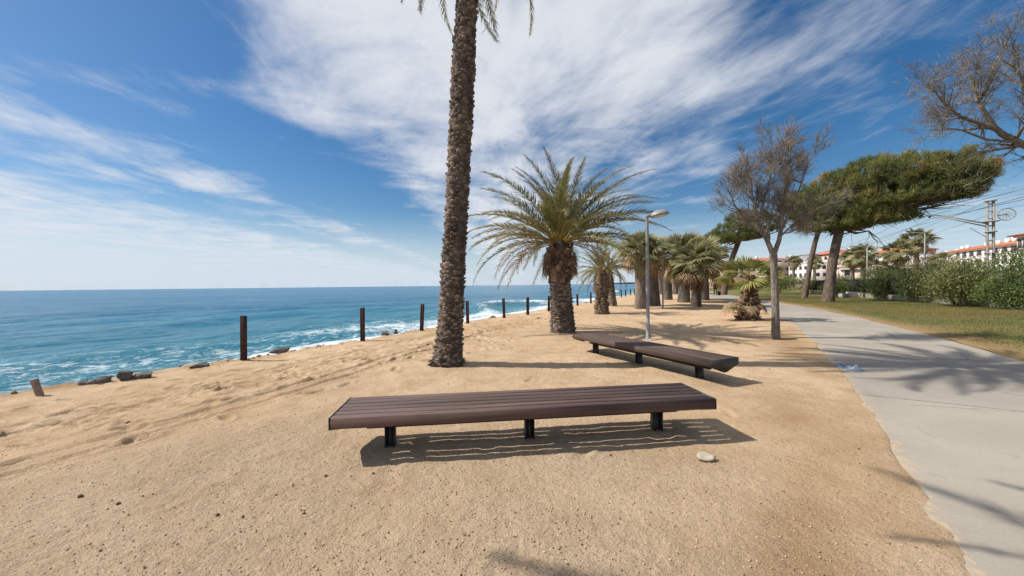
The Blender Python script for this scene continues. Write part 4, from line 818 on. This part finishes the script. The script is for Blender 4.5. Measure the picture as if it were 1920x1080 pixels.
def pine(label, u, v, trunk_uv, rad, lobes_uvy, nclump, seed, Y=None):
    p = G(u, v); o = thing('stone_pine', label, 'pine tree', (p[0], p[1], 0.02), 0, 'windswept stone pines on the lawn')
    def Lq(a, b, yy): return AT(a, b, yy)-np.array([p[0], p[1], 0.02])
    C3 = np.array([Lq(a, b, p[1]) for a, b in trunk_uv]); C3[0, 2] = -.1
    mb, l, C, r = trunk_mesh(C3, np.array(rad), 28, .01, .12, seed, .06); mb.build('trunk', M['bark_pine'], o, smooth=True)
    lobes = []
    for (a, b, yy, rx, rz) in lobes_uvy:
        sc_ = yy/700; lobes.append((Lq(a, b, yy), (rx*sc_*.92, max(rx*sc_*.8, 1.2), rz*sc_)))
    mb, pts = needle_crown(lobes, nclump, seed); tag(mb.build('crown', M['needles'], o), kind='stuff')
    rs = np.random.RandomState(seed); lb = MB(); top = C3[-1]
    for (c, rd) in lobes:
        for q in range(4):
            e = c+rs.normal(0, .35, 3)*np.array(rd)-np.array([0, 0, rd[2]*.35]); m1 = top*.6+e*.4+rs.normal(0, .18, 3)-np.array([0, 0, .15]); m2 = top*.25+e*.75+rs.normal(0, .2, 3)
            lb.tube([top-(C3[-1]-C3[-2])*.12*q/4, m1, m2, e], [rad[-1]*.5, .075, .05, .02], 6, cap=False)
            for w_ in range(5):
                e2 = e+rs.normal(0, .45, 3)*np.array(rd); lb.tube([m2, (m2+e2)/2+rs.normal(0, .15, 3), e2], [.035, .02, .008], 4, cap=False)
    lb.build('limbs', M['bark_pine'], o)
    return o, p, lobes
o, p, lobes = pine('big windswept stone pine with broad flat crown on the lawn', 1552, 567, [(1552, 570), (1556, 530), (1561, 490), (1568, 455), (1576, 425)], [.42, .33, .30, .29, .30],
     [(1545, 395, 29, 48, 38), (1515, 385, 29.5, 36, 34), (1530, 425, 29, 36, 20), (1580, 420, 28.5, 50, 22), (1575, 360, 29.5, 50, 42), (1600, 395, 28.5, 62, 42), (1640, 340, 28, 66, 44), (1680, 375, 27, 66, 40), (1715, 330, 26.5, 66, 40), (1740, 365, 26, 58, 33), (1785, 325, 25, 52, 34), (1800, 345, 24.6, 45, 27), (1826, 330, 24.3, 26, 28), (1795, 362, 24.8, 40, 20), (1655, 408, 27.5, 55, 20), (1530, 415, 30, 26, 22), (1790, 300, 25.5, 40, 18)], 3300, 5)
rs = np.random.RandomState(2); n = 140      # grey dead twigs on the windward right shoulder
uu = rs.uniform(1715, 1845, n); vv = 305+rs.uniform(0, 70, n); pp = np.array([AT(a, b, 24.6-.012*(a-1715)) for a, b in zip(uu, vv)])-np.array([p[0], p[1], .02])-np.array([.0, 1.4, 0])
dd = np.stack([rs.normal(.5, .6, n), rs.normal(-.3, .5, n), rs.normal(.0, .5, n)], -1)
mb = MB(); mb.twigs(pp, dd, rs.uniform(.3, .9, n), .016, np.array([[1.5, 1.45, 1.35]])*rs.uniform(.7, 1.2, (n, 1))); tag(mb.build('dead_twigs', M['twig'], o), kind='stuff')
pine('slender leaning stone pine left of the big pine', 1508, 560, [(1508, 563), (1513, 530), (1520, 490), (1528, 455), (1536, 430)], [.27, .23, .21, .20, .2], [(1520, 400, 35.5, 42, 30), (1560, 385, 36, 46, 30), (1495, 390, 36, 34, 26)], 760, 6)
pine('distant stone pine behind the bare tree, rising above the fan palms', 1358, 553, [(1357, 556), (1360, 530), (1366, 505), (1376, 475), (1386, 450)], [.42, .38, .35, .33, .33], [(1385, 440, 47, 52, 26), (1425, 425, 46, 46, 24), (1350, 450, 48, 34, 16), (1400, 410, 47, 40, 14)], 1000, 7)

# ---------------------------------------------------------------- shrubs, wall, fence
def bush(label, cx, cy, r, h, n, seed, col=(1, 1, 1), leaf=.15, pale=0.0, name='oleander_shrub', cat='shrub', group='shrubs along the lawn wall', z0=0.02):
    rs = np.random.RandomState(seed); o = thing(name, label, cat, (cx, cy, z0), 0, group)
    lob = [(rs.uniform(-.45, .45)*r[0], rs.uniform(-.45, .45)*r[1], rs.uniform(.22, .72)*h, rs.uniform(.34, .62)) for _ in range(13)]+[(0, 0, .45*h, .85)]
    w = rs.randint(len(lob), size=n); lb = np.array(lob)[w]; d = rs.normal(size=(n, 3)); d /= np.linalg.norm(d, axis=1)[:, None]
    k = 1-np.abs(rs.normal(0, .22, n)); k = np.where(rs.rand(n) < .07, rs.uniform(1.0, 1.2, n), k); rad = np.stack([r[0]*lb[:, 3], r[1]*lb[:, 3], h*.5*lb[:, 3]+0*k], -1)
    lm = 1+.35*fbm(d[:, 0]*3+w*7, d[:, 1]*3+d[:, 2]*3, 3); p = lb[:, :3]+d*rad*(k*lm)[:, None]; p[:, 2] = np.clip(p[:, 2], .05, h*1.03)
    ld = d*.5+np.array([0, 0, .55])+rs.normal(0, .5, (n, 3)); nr = d+rs.normal(0, .5, (n, 3))
    g = np.clip(.5+1.6*fbm(p[:, 0]*1.2+seed, p[:, 1]+p[:, 2]*1.3, 3)+rs.normal(0, .25, n), 0, 1)[:, None]
    c = ((1-g)*np.array([.7, .75, .7])+g*np.array([1.35, 1.3, 1.05]))*np.array(col); pm2 = rs.rand(n) < pale; c[pm2] = np.array([3.2, 2.5, 3.0])*rs.uniform(.6, 1.1, (pm2.sum(), 1))
    mb = MB(); mb.leaves(p, ld, nr, rs.uniform(.7, 1.25, n)*leaf, leaf*.27, c, .15); tag(mb.build('foliage', M['bush'], o), kind='stuff')
    sm = MB()
    for q in range(14):
        a = rs.uniform(0, 6.28); e = np.array([math.cos(a)*r[0]*rs.uniform(.2, .7), math.sin(a)*r[1]*rs.uniform(.2, .7), h*rs.uniform(.5, .85)]); b = np.array([e[0]*.2, e[1]*.2, -.03]); sm.tube([b, b*.5+e*.5+np.array([0, 0, .1]), e], [.03, .02, .008], 5, cap=False)
    sm.build('stems', M['bark_tree'], o)
    return o
def gp_(u, v): q = G(u, v); return q[0], q[1]
x, y = gp_(1900, 583); bush('large dark green oleander shrub at the right edge of the lawn', x+1.0, y-.1, (2.5, 2.1), 3.5, 17000, 1, (.85, 1.0, .85), .17, .002)
x, y = gp_(1795, 577); bush('pale flecked oleander shrub left of the large dark one', x+.7, y+.5, (2.1, 1.9), 3.25, 15000, 2, (1.25, 1.15, 1.1), .16, .06)
x, y = gp_(1835, 576); bush('tall oleander shrub standing behind the two large oleanders', x+2.0, y+3.8, (2.2, 1.8), 3.9, 8000, 3, (1.1, 1.05, 1), .17)
x, y = gp_(1718, 569); bush('dark narrow shrub in front of the low wall, left of the oleanders', x, y+.5, (.85, .8), 2.3, 5000, 4, (.62, .7, .62), .15)
x, y = gp_(1690, 565); bush('ivy like dark shrub over the fence behind the low wall', x+1.5, y+2.6, (2.6, .9), 2.75, 8000, 5, (.75, .8, .7), .15)
x, y = gp_(1655, 562); bush('thin dark shrub against the fence post', x, y+.6, (.55, .5), 1.9, 2500, 6, (.6, .66, .6), .14)
x, y = gp_(1572, 559); bush('round dark shrub just right of the big pine trunk', x+.5, y+1, (1.5, 1.0), 2.1, 5000, 7, (.8, .9, .7), .15)
x, y = gp_(1600, 558); bush('green shrub behind the white bin', x+1.0, y+2.4, (1.7, 1.0), 2.4, 5000, 8, (1.0, 1.0, .8), .15)
x, y = gp_(1478, 551); bush('rounded green shrub at the lawn edge left of the leaning pine', x, y+2, (2.6, 2.0), 2.9, 7500, 9, (1.1, 1.2, .95), .2)
x, y = gp_(1430, 546); bush('olive green shrub behind the bare tree trunk', x, y+3, (3.0, 2.0), 2.9, 6000, 10, (1.2, 1.2, .8), .24)
x, y = gp_(1385, 545); bush('yellowish brown shrub behind the dwarf fan palm', x, y+4, (3.2, 2.0), 2.3, 5500, 11, (2.2, 1.45, .9), .24)
x, y = gp_(1352, 544); bush('golden brown shrub beside the far path', x-1, y+8, (3.4, 2.0), 3.0, 5000, 12, (2.3, 1.5, .9), .26)
x, y = gp_(1536, 552); bush('sparse pale shrub between the two pine trunks', x, y+2, (1.6, 1.2), 2.7, 3000, 13, (1.4, 1.25, .95), .16, .04)
x, y = gp_(1415, 541); bush('low clipped green hedge on the far lawn', x, y+2, (7, 1.2), 1.2, 4500, 14, (1.3, 1.5, .7), .22, name='hedge', cat='hedge')
x, y = gp_(1760, 560); bush('dense green shrub mass behind the fence', x+1, y+4.5, (3.0, 1.6), 3.4, 7000, 15, (1.05, 1.05, .9), .17)

# low wall with screen fence on top, along t = WT
WT = 0.0
def wt(s): return 13.7-.105*(s-24)
WROT = math.atan2(*(st(50, wt(50))-st(20, wt(20)))[::-1])
wsegs = [(20, 24.6), (24.6, 29.2), (29.2, 33.8), (33.8, 38.4), (38.4, 43), (43, 47.6), (47.6, 52.2), (52.2, 58), (58, 66)]
wallo = thing('low_wall', 'low pale concrete wall behind the lawn shrubs', 'wall', (0, 0, 0))
for a, b in wsegs:
    c = st((a+b)/2, wt((a+b)/2)); mb = MB(); mb.box((c[0], c[1], .16), (b-a-.02, .22, .56), WROT, .012); mb.build('wall_panel', M['wall'], wallo)
fen = thing('screen_fence', 'dark screened fence on top of the low wall', 'fence', (0, 0, 0))
for i, (a, b) in enumerate(wsegs[2:]):
    for q in range(2):
        s0 = a+(b-a)*q/2; s1 = s0+(b-a)/2; c = st(s0, wt(s0)+.02)
        mb = MB(); mb.box((c[0], c[1], 1.13), (.09, .09, 1.42), WROT, .008); mb.build('fence_post', M['fence'], fen)
        c = st((s0+s1)/2, wt((s0+s1)/2)+.02); mb = MB(); mb.box((c[0], c[1], 1.14), (s1-s0-.1, .025, 1.26), WROT); mb.build('screen_panel', M['fence'], fen)
x, y = gp_(1597, 559); o = thing('round_bin', 'small white round bin on the grass by the wall', 'bin', (x, y, .03))
mb = MB(); mb.lathe([(.34, 0), (.38, .05), (.40, .48), (.42, .50), (.42, .56), (.38, .56), (.36, .48), (.35, .1)], k=24); mb.build('bin_body', M['white_paint'], o, smooth=True)
mb = MB(); mb.lathe([(.425, .50), (.435, .51), (.435, .55), (.425, .56)], k=24); mb.build('rim', M['white_paint'], o, smooth=True)
x, y = gp_(1582, 559); o = thing('concrete_block', 'grey blue block beside the white bin', 'block', (x, y, .02)); mb = MB(); mb.box((0, 0, .2), (.7, .5, .4), .3, .03); mb.build('block_body', M['greywall'], o); mb = MB(); mb.box((0, 0, .415), (.74, .54, .03), .3, .008); mb.build('block_cap', M['greywall'], o)

# litter
def crumple(label, u, v, sx_, sy_, hgt, seed, ang):
    rs = np.random.RandomState(seed); g = np.linspace(-1, 1, 26); X, Y_ = np.meshgrid(g, g, indexing='ij')
    h = np.clip(.5+fbm(X*1.7+seed, Y_*1.7, 3)*2.2, 0, 1)*np.clip(1.15-np.hypot(X, Y_)**3, 0, 1)*hgt+.012; px_ = X*sx_*(1+.5*fbm(X+3, Y_+seed, 2)); py_ = Y_*sy_*(1+.6*fbm(X+9, Y_+seed, 2))
    ii = (np.arange(25)[:, None]*26+np.arange(25)[None, :]).ravel(); q = np.stack([ii, ii+26, ii+27, ii+1], -1)
    top = np.stack([px_, py_, h], -1).reshape(-1, 3); bot = top-np.array([0, 0, .004])
    mb = MB(); mb.add(np.concatenate([top, bot]), [q, q[:, ::-1]+676]); p = G(u, v); o = mb.build('plastic_bag', M['plastic'], smooth=True, loc=(p[0], p[1], .004)); o.rotation_euler = (0, 0, ang); tag(o, label, 'plastic bag'); return o
crumple('crumpled pale blue plastic bag at the near path edge', 1588, 692, .22, .10, .09, 3, -.9)
crumple('small white plastic bag on the sand behind the bare tree', 1469, 602, .28, .2, .09, 5, .2)

# ---------------------------------------------------------------- people
def person(label, u, v, hgt, face, bag=False, seed=0):
    p = G(u, v); k = hgt/1.75; o = thing('person', label, 'person', (p[0], p[1], .03), face)
    me = bpy.data.meshes.new('body')
    V = [(0, 0, .95), (0, .01, 1.15), (0, .02, 1.38), (0, .03, 1.50), (0, .04, 1.56), (-.10, 0, .90), (-.11, .10, .50), (-.11, .02, .09), (-.11, .14, .04), (.10, 0, .90), (.11, -.04, .50), (.11, -.20, .10), (.11, -.08, .04),
         (-.19, .02, 1.40), (-.25, -.04, 1.14), (-.24, .08, .92), (-.24, .11, .84), (.19, .02, 1.40), (.25, .06, 1.14), (.25, .14, .92), (.25, .17, .84)]
    E = [(0, 1), (1, 2), (2, 3), (3, 4), (0, 5), (5, 6), (6, 7), (7, 8), (0, 9), (9, 10), (10, 11), (11, 12), (2, 13), (13, 14), (14, 15), (15, 16), (2, 17), (17, 18), (18, 19), (19, 20)]
    RR = [.15, .15, .17, .07, .06, .11, .075, .05, .045, .11, .075, .05, .045, .085, .06, .045, .04, .085, .06, .045, .04]
    me.from_pydata([(a*k, b*k, c*k) for a, b, c in V], E, []); ob = link('body', me, o); md = ob.modifiers.new('skin', 'SKIN')
    for i, r_ in enumerate(RR): me.skin_vertices[0].data[i].radius = (r_*k, r_*k*.85)
    me.skin_vertices[0].data[0].use_root = True; ob.modifiers.new('sub', 'SUBSURF').levels = 1; ob.modifiers['sub'].render_levels = 2; me.materials.append(M['cloth'])
    mb = lump(.13*k, 3, 3, (.78, .95, 1.15), .01); mb.build('head', M['skin'], o, smooth=True, loc=(0, .06*k, 1.65*k))
    mb = lump(.122*k, 4, 3, (.8, .95, .95), .02); mb.build('hair', M['cloth'], o, smooth=True, loc=(0, .035*k, 1.685*k))
    if bag:
        b = thing('shopping_bag', 'dark bag carried by the person on the path', 'bag', (p[0]+.42, p[1]-.05, .05)); mb = MB(); mb.box((0, 0, .28), (.36, .24, .5), .2, .06); mb.build('bag_body', M['cloth'], b); mb = MB(); mb.tube([(-.1, 0, .52), (-.08, 0, .72), (.0, 0, .80), (.08, 0, .72), (.1, 0, .52)], .012, 6); mb.build('handle', M['cloth'], b)
person('person in dark clothes walking on the far path beside a bag', 1341.5, 555, 1.72, R(160), True)
person('distant person in dark clothes, left of the pair far down the promenade', 1262.5, 543.2, 1.7, R(150)); person('distant person in dark clothes, right of the pair far down the promenade', 1268, 543, 1.75, R(190))

# ---------------------------------------------------------------- buildings
def building(name, label, A, B, h, dep, floors, cols, wallm, roof='hip', chim=3, balc=(), wsz=(1.3, 1.3), skip=0.1, seed=0, z0=0.0, rise=1.6):
    A, B = np.array(A, float), np.array(B, float); L = np.linalg.norm(B-A); ang = math.atan2(*(B-A)[::-1]); o = thing(name, label, 'building', (A[0], A[1], z0), ang); rs = random.Random(seed)
    mb = MB(); mb.box((L/2, dep/2, h/2-1), (L, dep, h+2)); mb.build('wall', M[wallm], o)
    fh = h/floors; mb = MB(); mb.box((L/2, -.1, h-.25), (L+.5, .5, .22)); mb.build('cornice', M['white'], o)
    for f in range(1, floors): mb = MB(); mb.box((L/2, -.05, f*fh), (L+.1, .16, .14)); mb.build('floor_band', M['frame'], o)
    wm = MB(); w_, hh = wsz; wm.box((0, -.02, 0), (w_, .10, hh)); pane = wm.mesh('pane', M['pane'])
    fm = MB(); fm.box((0, -.04, hh/2+.06), (w_+.24, .16, .12)); fm.box((0, -.06, -hh/2-.06), (w_+.3, .26, .12)); fm.box((-w_/2-.06, -.04, 0), (.12, .16, hh)); fm.box((w_/2+.06, -.04, 0), (.12, .16, hh)); fr = fm.mesh('window', M['frame'])
    bm_ = MB(); bm_.box((0, -.7, -hh/2-.2), (w_+2.2, 1.4, .18)); bm_.box((0, -1.38, -hh/2+.38), (w_+2.2, .06, .9)); bal = bm_.mesh('balcony', M['frame'])
    for f in range(floors):
        for c in range(cols):
            if rs.random() < skip: continue
            x = (c+.5)/cols*L+rs.uniform(-.15, .15); w = link('window', fr, o, (x, 0, f*fh+fh*.52)); link('pane', pane, w)
            if (c % 4) in balc: link('balcony', bal, o, (x, 0, f*fh+fh*.52))
    nc = max(2, int(cols*dep/L)); 
    for f in range(floors):
        for c in range(nc):      # left flank
            w = link('window', fr, o, (0, dep-(c+.5)/nc*dep, f*fh+fh*.52)); w.rotation_euler = (0, 0, -math.pi/2); link('pane', pane, w)
    if roof == 'hip':
        e = .7; r_ = min(dep, L)/2*.92; mb = MB(); P = [(-e, -e, h), (L+e, -e, h), (L+e, dep+e, h), (-e, dep+e, h), (r_, dep/2, h+rise), (L-r_, dep/2, h+rise), (-e, -e, h-.16), (L+e, -e, h-.16), (L+e, dep+e, h-.16), (-e, dep+e, h-.16)]
        mb.add(P, [np.array([(0, 1, 5, 4), (2, 3, 4, 5)]), np.array([(1, 2, 5), (3, 0, 4)]), np.array([(0, 6, 7, 1), (1, 7, 8, 2), (2, 8, 9, 3), (3, 9, 6, 0), (6, 9, 8, 7)])]); rf = mb.build('roof', M['roof'], o)
    else:
        mb = MB(); mb.box((L/2, dep/2, h+.35), (L+.3, dep+.3, .7)); rf = mb.build('roof', M[wallm], o)
    for q in range(chim):
        x = (q+.5+rs.uniform(-.3, .3))/chim*L; cm = MB(); cm.box((x, dep*rs.uniform(.25, .45), h+rise*.7+.3), (.8, .8, 1.5)); cm.build('chimney', M['white'], rf)
    return o
def facade(u_, t): # point of a coast-parallel line seen at column u_
    k = (u_-960)/700; s_ = (k*T[1]*t-T[0]*t)/(S[0]-k*S[1]); return st(s_, t)
building('apartment_block', 'long white apartment block with orange tile roof and chimneys at right', facade(1748, 60), facade(1912, 60), 10.3, 13, 4, 12, 'white', chim=7, wsz=(2.2, 1.5), seed=1)
building('apartment_block', 'white block with small windows at the left end of the long block', facade(1728, 61), facade(1762, 59), 9.8, 12, 4, 7, 'white', chim=2, seed=2, rise=1.2)
building('apartment_block', 'pale block with bright orange roof behind the background palms', facade(1620, 55), facade(1672, 55), 13.2, 12, 4, 6, 'white', chim=2, seed=3, balc=(1,), rise=2.6)
building('apartment_block', 'low beige block behind the fence and background palms', (74, 84), (88, 75), 4.6, 8, 2, 6, 'cream', roof='flat', chim=0, seed=4)
building('apartment_block', 'pale block with orange roof seen just right of the big pine trunk', (130, 150), (141, 150), 13.0, 12, 4, 4, 'cream', chim=2, seed=5, rise=2)
building('apartment_block', 'brick coloured block with terraces behind the bare tree', (104, 158), (122, 158), 11.2, 14, 4, 5, 'brick', roof='hip', chim=3, balc=(0, 2), wsz=(2.2, 1.5), seed=6, rise=1.2)
building('apartment_block', 'grey flat roofed block right of the brick coloured block', (122.6, 157), (128.5, 157), 12.6, 10, 4, 2, 'greywall', roof='flat', chim=0, skip=.8, seed=7)
building('apartment_block', 'beige flat roofed building behind the dwarf fan palm', (88, 165), (106, 163), 8.5, 12, 3, 5, 'cream', roof='flat', chim=0, seed=8)
building('apartment_block', 'small cream building at the end of the path', (115, 205), (131, 205), 7.2, 10, 3, 5, 'cream', roof='flat', chim=0, seed=9)
building('apartment_block', 'white house with overhanging roof at the right edge', facade(1909, 34), facade(1990, 34), 7.6, 10, 3, 6, 'white', chim=1, seed=10, rise=1.0)
building('apartment_block', 'far white block between the pine trunks', (112, 141), (124, 141), 8.4, 10, 3, 5, 'white', roof='flat', chim=0, seed=11)

# palms, lamps and the railway mast beyond the wall
def far_palm(label, u, Y, ztop, rad, size, seed, n=44):
    x = AT(u, 520, Y)[0]; o = thing('fan_palm', label, 'palm tree', (x, Y, 0), 0, 'palms by the apartment blocks')
    C3 = np.array([(0, 0, -.3), (0, 0, ztop*.5), (.1, 0, ztop)]); mb, l, C, r = trunk_mesh(C3, np.array([rad, rad*.9, rad*.8]), 14, .01, .1, seed, .03, [(0, (1.8, 1.7, 1.5)), (1, (1.2, 1, .8))]); mb.build('trunk', M['bark_grey'], o, smooth=True)
    crown(o, FN, C3[-1], n, size, seed, 86, -70, .8, .16, 9, .8, .34, .6)
far_palm('tall background palm beside the white block, above the others', 1718, 60, 8.3, .38, 1.43, 61, 50)
far_palm('background palm left of the tall one', 1683, 58, 6.2, .36, 1.50, 62)
far_palm('background palm in front of the orange roofed block', 1618, 62, 6.2, .36, 1.36, 63)
far_palm('background palm at the left of the palm group by the blocks', 1598, 66, 5.8, .36, 1.36, 64)
far_palm('low background palm under the orange roofed block', 1648, 60, 3.8, .3, 1.09, 65, 34)
far_palm('small palm in front of the grey flat roofed block', 1488, 95, 7.0, .35, 1.16, 66, 34)
far_palm('small palm between the pine trunks', 1527, 90, 6.4, .35, 1.29, 67, 34)
far_palm('low palm between the white block and the oleanders', 1765, 52, 4.3, .3, 1.02, 68, 30)
def road_lamp(label, u, Y, vt):
    q = AT(u, vt, Y); o = thing('road_lamp', label, 'street lamp', (q[0], Y, 0), ROT, 'road lamps beyond the railway'); h = q[2]
    mb = MB(); mb.lathe([(.11, -.2), (.10, h*.5), (.07, h)], k=10); mb.build('pole', M['lamp'], o, smooth=True); mb = MB(); mb.tube([(0, 0, h-.05), (0, .5, h+.1), (0, 1.4, h+.15)], .045, 6); mb.build('arm', M['lamp'], o); mb = MB(); mb.box((0, 1.7, h+.15), (.22, .7, .12), 0, .03); mb.build('lamp_head', M['lamp'], o)
road_lamp('pale road lamp beside the tall background palm', 1734, 55, 437); road_lamp('pale road lamp in front of the orange roofed block', 1626, 55, 462)

mp = AT(1857, 500, 32.0); mo = thing('catenary_mast', 'lattice railway mast with bracket arm and pulley wheel above the shrubs', 'railway mast', (mp[0], 32.0, 0), ROT)
mh = AT(1859, 378, 32.0)[2]
for sx_ in (-1, 1):
    mb = MB(); mb.box((0, sx_*.18, mh/2-.2), (.22, .12, mh+.4), 0, .012); mb.build('mast_leg', M['mast'], mo)
for q in range(13):
    mb = MB(); mb.box((0, 0, .6+q*(mh-.8)/12), (.16, .26, .10)); mb.build('lattice_bar', M['mast'], mo)
mb = MB(); mb.box((0, 0, mh+.06), (.42, .64, .10), 0, .01); mb.build('mast_cap', M['mast'], mo)
ZA = AT(1852, 425, 32)[2]; arm_end = np.array([0, 4.0, ZA+1.35])
for dz, nm in ((0, 'bracket_arm'), (.42, 'bracket_arm')):
    mb = MB(); mb.tube([(0, .15, ZA+dz*.6), arm_end+np.array([0, -1.0, -.05-(.42-dz)*.3])], .055, 8); mb.build(nm, M['mast'], mo)
mb = MB(); mb.tube([arm_end+np.array([0, -1.3, -.12]), arm_end+np.array([0, .9, .05])], .05, 8); mb.build('arm_tip', M['mast'], mo)
mb = MB(); mb.tube([(0, .1, ZA-1.0), (0, 1.2, ZA-.0)], .02, 6); mb.build('stay_rod', M['cable'], mo)
for q in range(3): mb = MB(); mb.lathe([(.05, 0), (.11, .03), (.05, .06), (.11, .09), (.05, .12), (.11, .15), (.05, .18)], tuple(arm_end+np.array([0, .75-q*.55, -.25])), 10); mb.build('insulator', M['cable'], mo, smooth=True)
wh = AT(1877, 404, 32.0)[2]; WC = np.array([-.2, -.82, wh]); th = np.linspace(0, 2*math.pi, 33)
mb = MB(); mb.tube(WC+np.stack([0*th, .5*np.cos(th), .5*np.sin(th)], -1), .04, 6, cap=False); wheel = mb.build('pulley_wheel', M['mast'], mo, smooth=True)
for q in range(6): a = q*math.pi/6; mb = MB(); e = np.array([0, .48*math.cos(a), .48*math.sin(a)]); mb.tube([WC-e, WC+e], .016, 5); mb.build('spoke', M['mast'], wheel)
mb = MB(); mb.tube([(-.1, -.25, wh-.05), WC], .05, 6); mb.build('wheel_bracket', M['mast'], mo)
for zz, w_ in ((wh-.5, .9), (ZA-.45, .6), (3.9, .6)): mb = MB(); mb.box((-.05, 0, zz), (.5, w_, .09)); mb.build('cross_arm', M['mast'], mo)
# cables run along the railway
ca, sa = math.cos(ROT), math.sin(ROT); mw = np.array([mp[0], 32.0, 0])
def loc2w(q): return mw+np.array([q[0]*ca-q[1]*sa, q[0]*sa+q[1]*ca, q[2]])
cabs = [('upper contact cable running from the bracket arm tip', arm_end+np.array([0, .6, .1]), .9), ('lower contact cable under the bracket arm tip', arm_end+np.array([0, .6, -.9]), .25), ('cable running from the middle of the bracket arm', arm_end+np.array([0, -.4, -.35]), .8), ('cable running from the mast top', np.array([0, 0, mh+.1]), 1.0), ('cable running from the pulley wheel', WC+np.array([0, 0, .5]), .9), ('low cable along the railway at mid mast height', np.array([0, .2, 4.0]), .7)]
for lab, q, sag in cabs[:5]:
    a = loc2w(q); xs = np.linspace(-1, 6, 113); P = np.stack([a[0]+xs*50*S[0], a[1]+xs*50*S[1], a[2]-4*sag*(xs % 1)*(1-xs % 1)], -1)
    o = MB().tube(P, .014, 5).build('overhead_cable', M['cable']); tag(o, lab, 'cable', 'overhead railway cables')

# far headland beyond the palms
hx = np.linspace(-500, 900, 40); hh = 18+10*fbm(hx*.006, hx*0, 4); mb = MB()
P = np.concatenate([np.stack([1500+hx*.9, 4300+0*hx, 0*hx-3], -1), np.stack([1500+hx*.9, 4400+0*hx, hh*np.clip((hx+500)/300, 0, 1)], -1), np.stack([1500+hx*.9, 4800+0*hx, 0*hx-3], -1)]); i = np.arange(39)[:, None]
mb.add(P, [np.concatenate([i, i+1, i+41, i+40], 1), np.concatenate([i+40, i+41, i+81, i+80], 1)]); hd = mb.build('hill', M['bush'], smooth=True); tag(hd, 'low dark headland on the horizon', None, kind='structure')
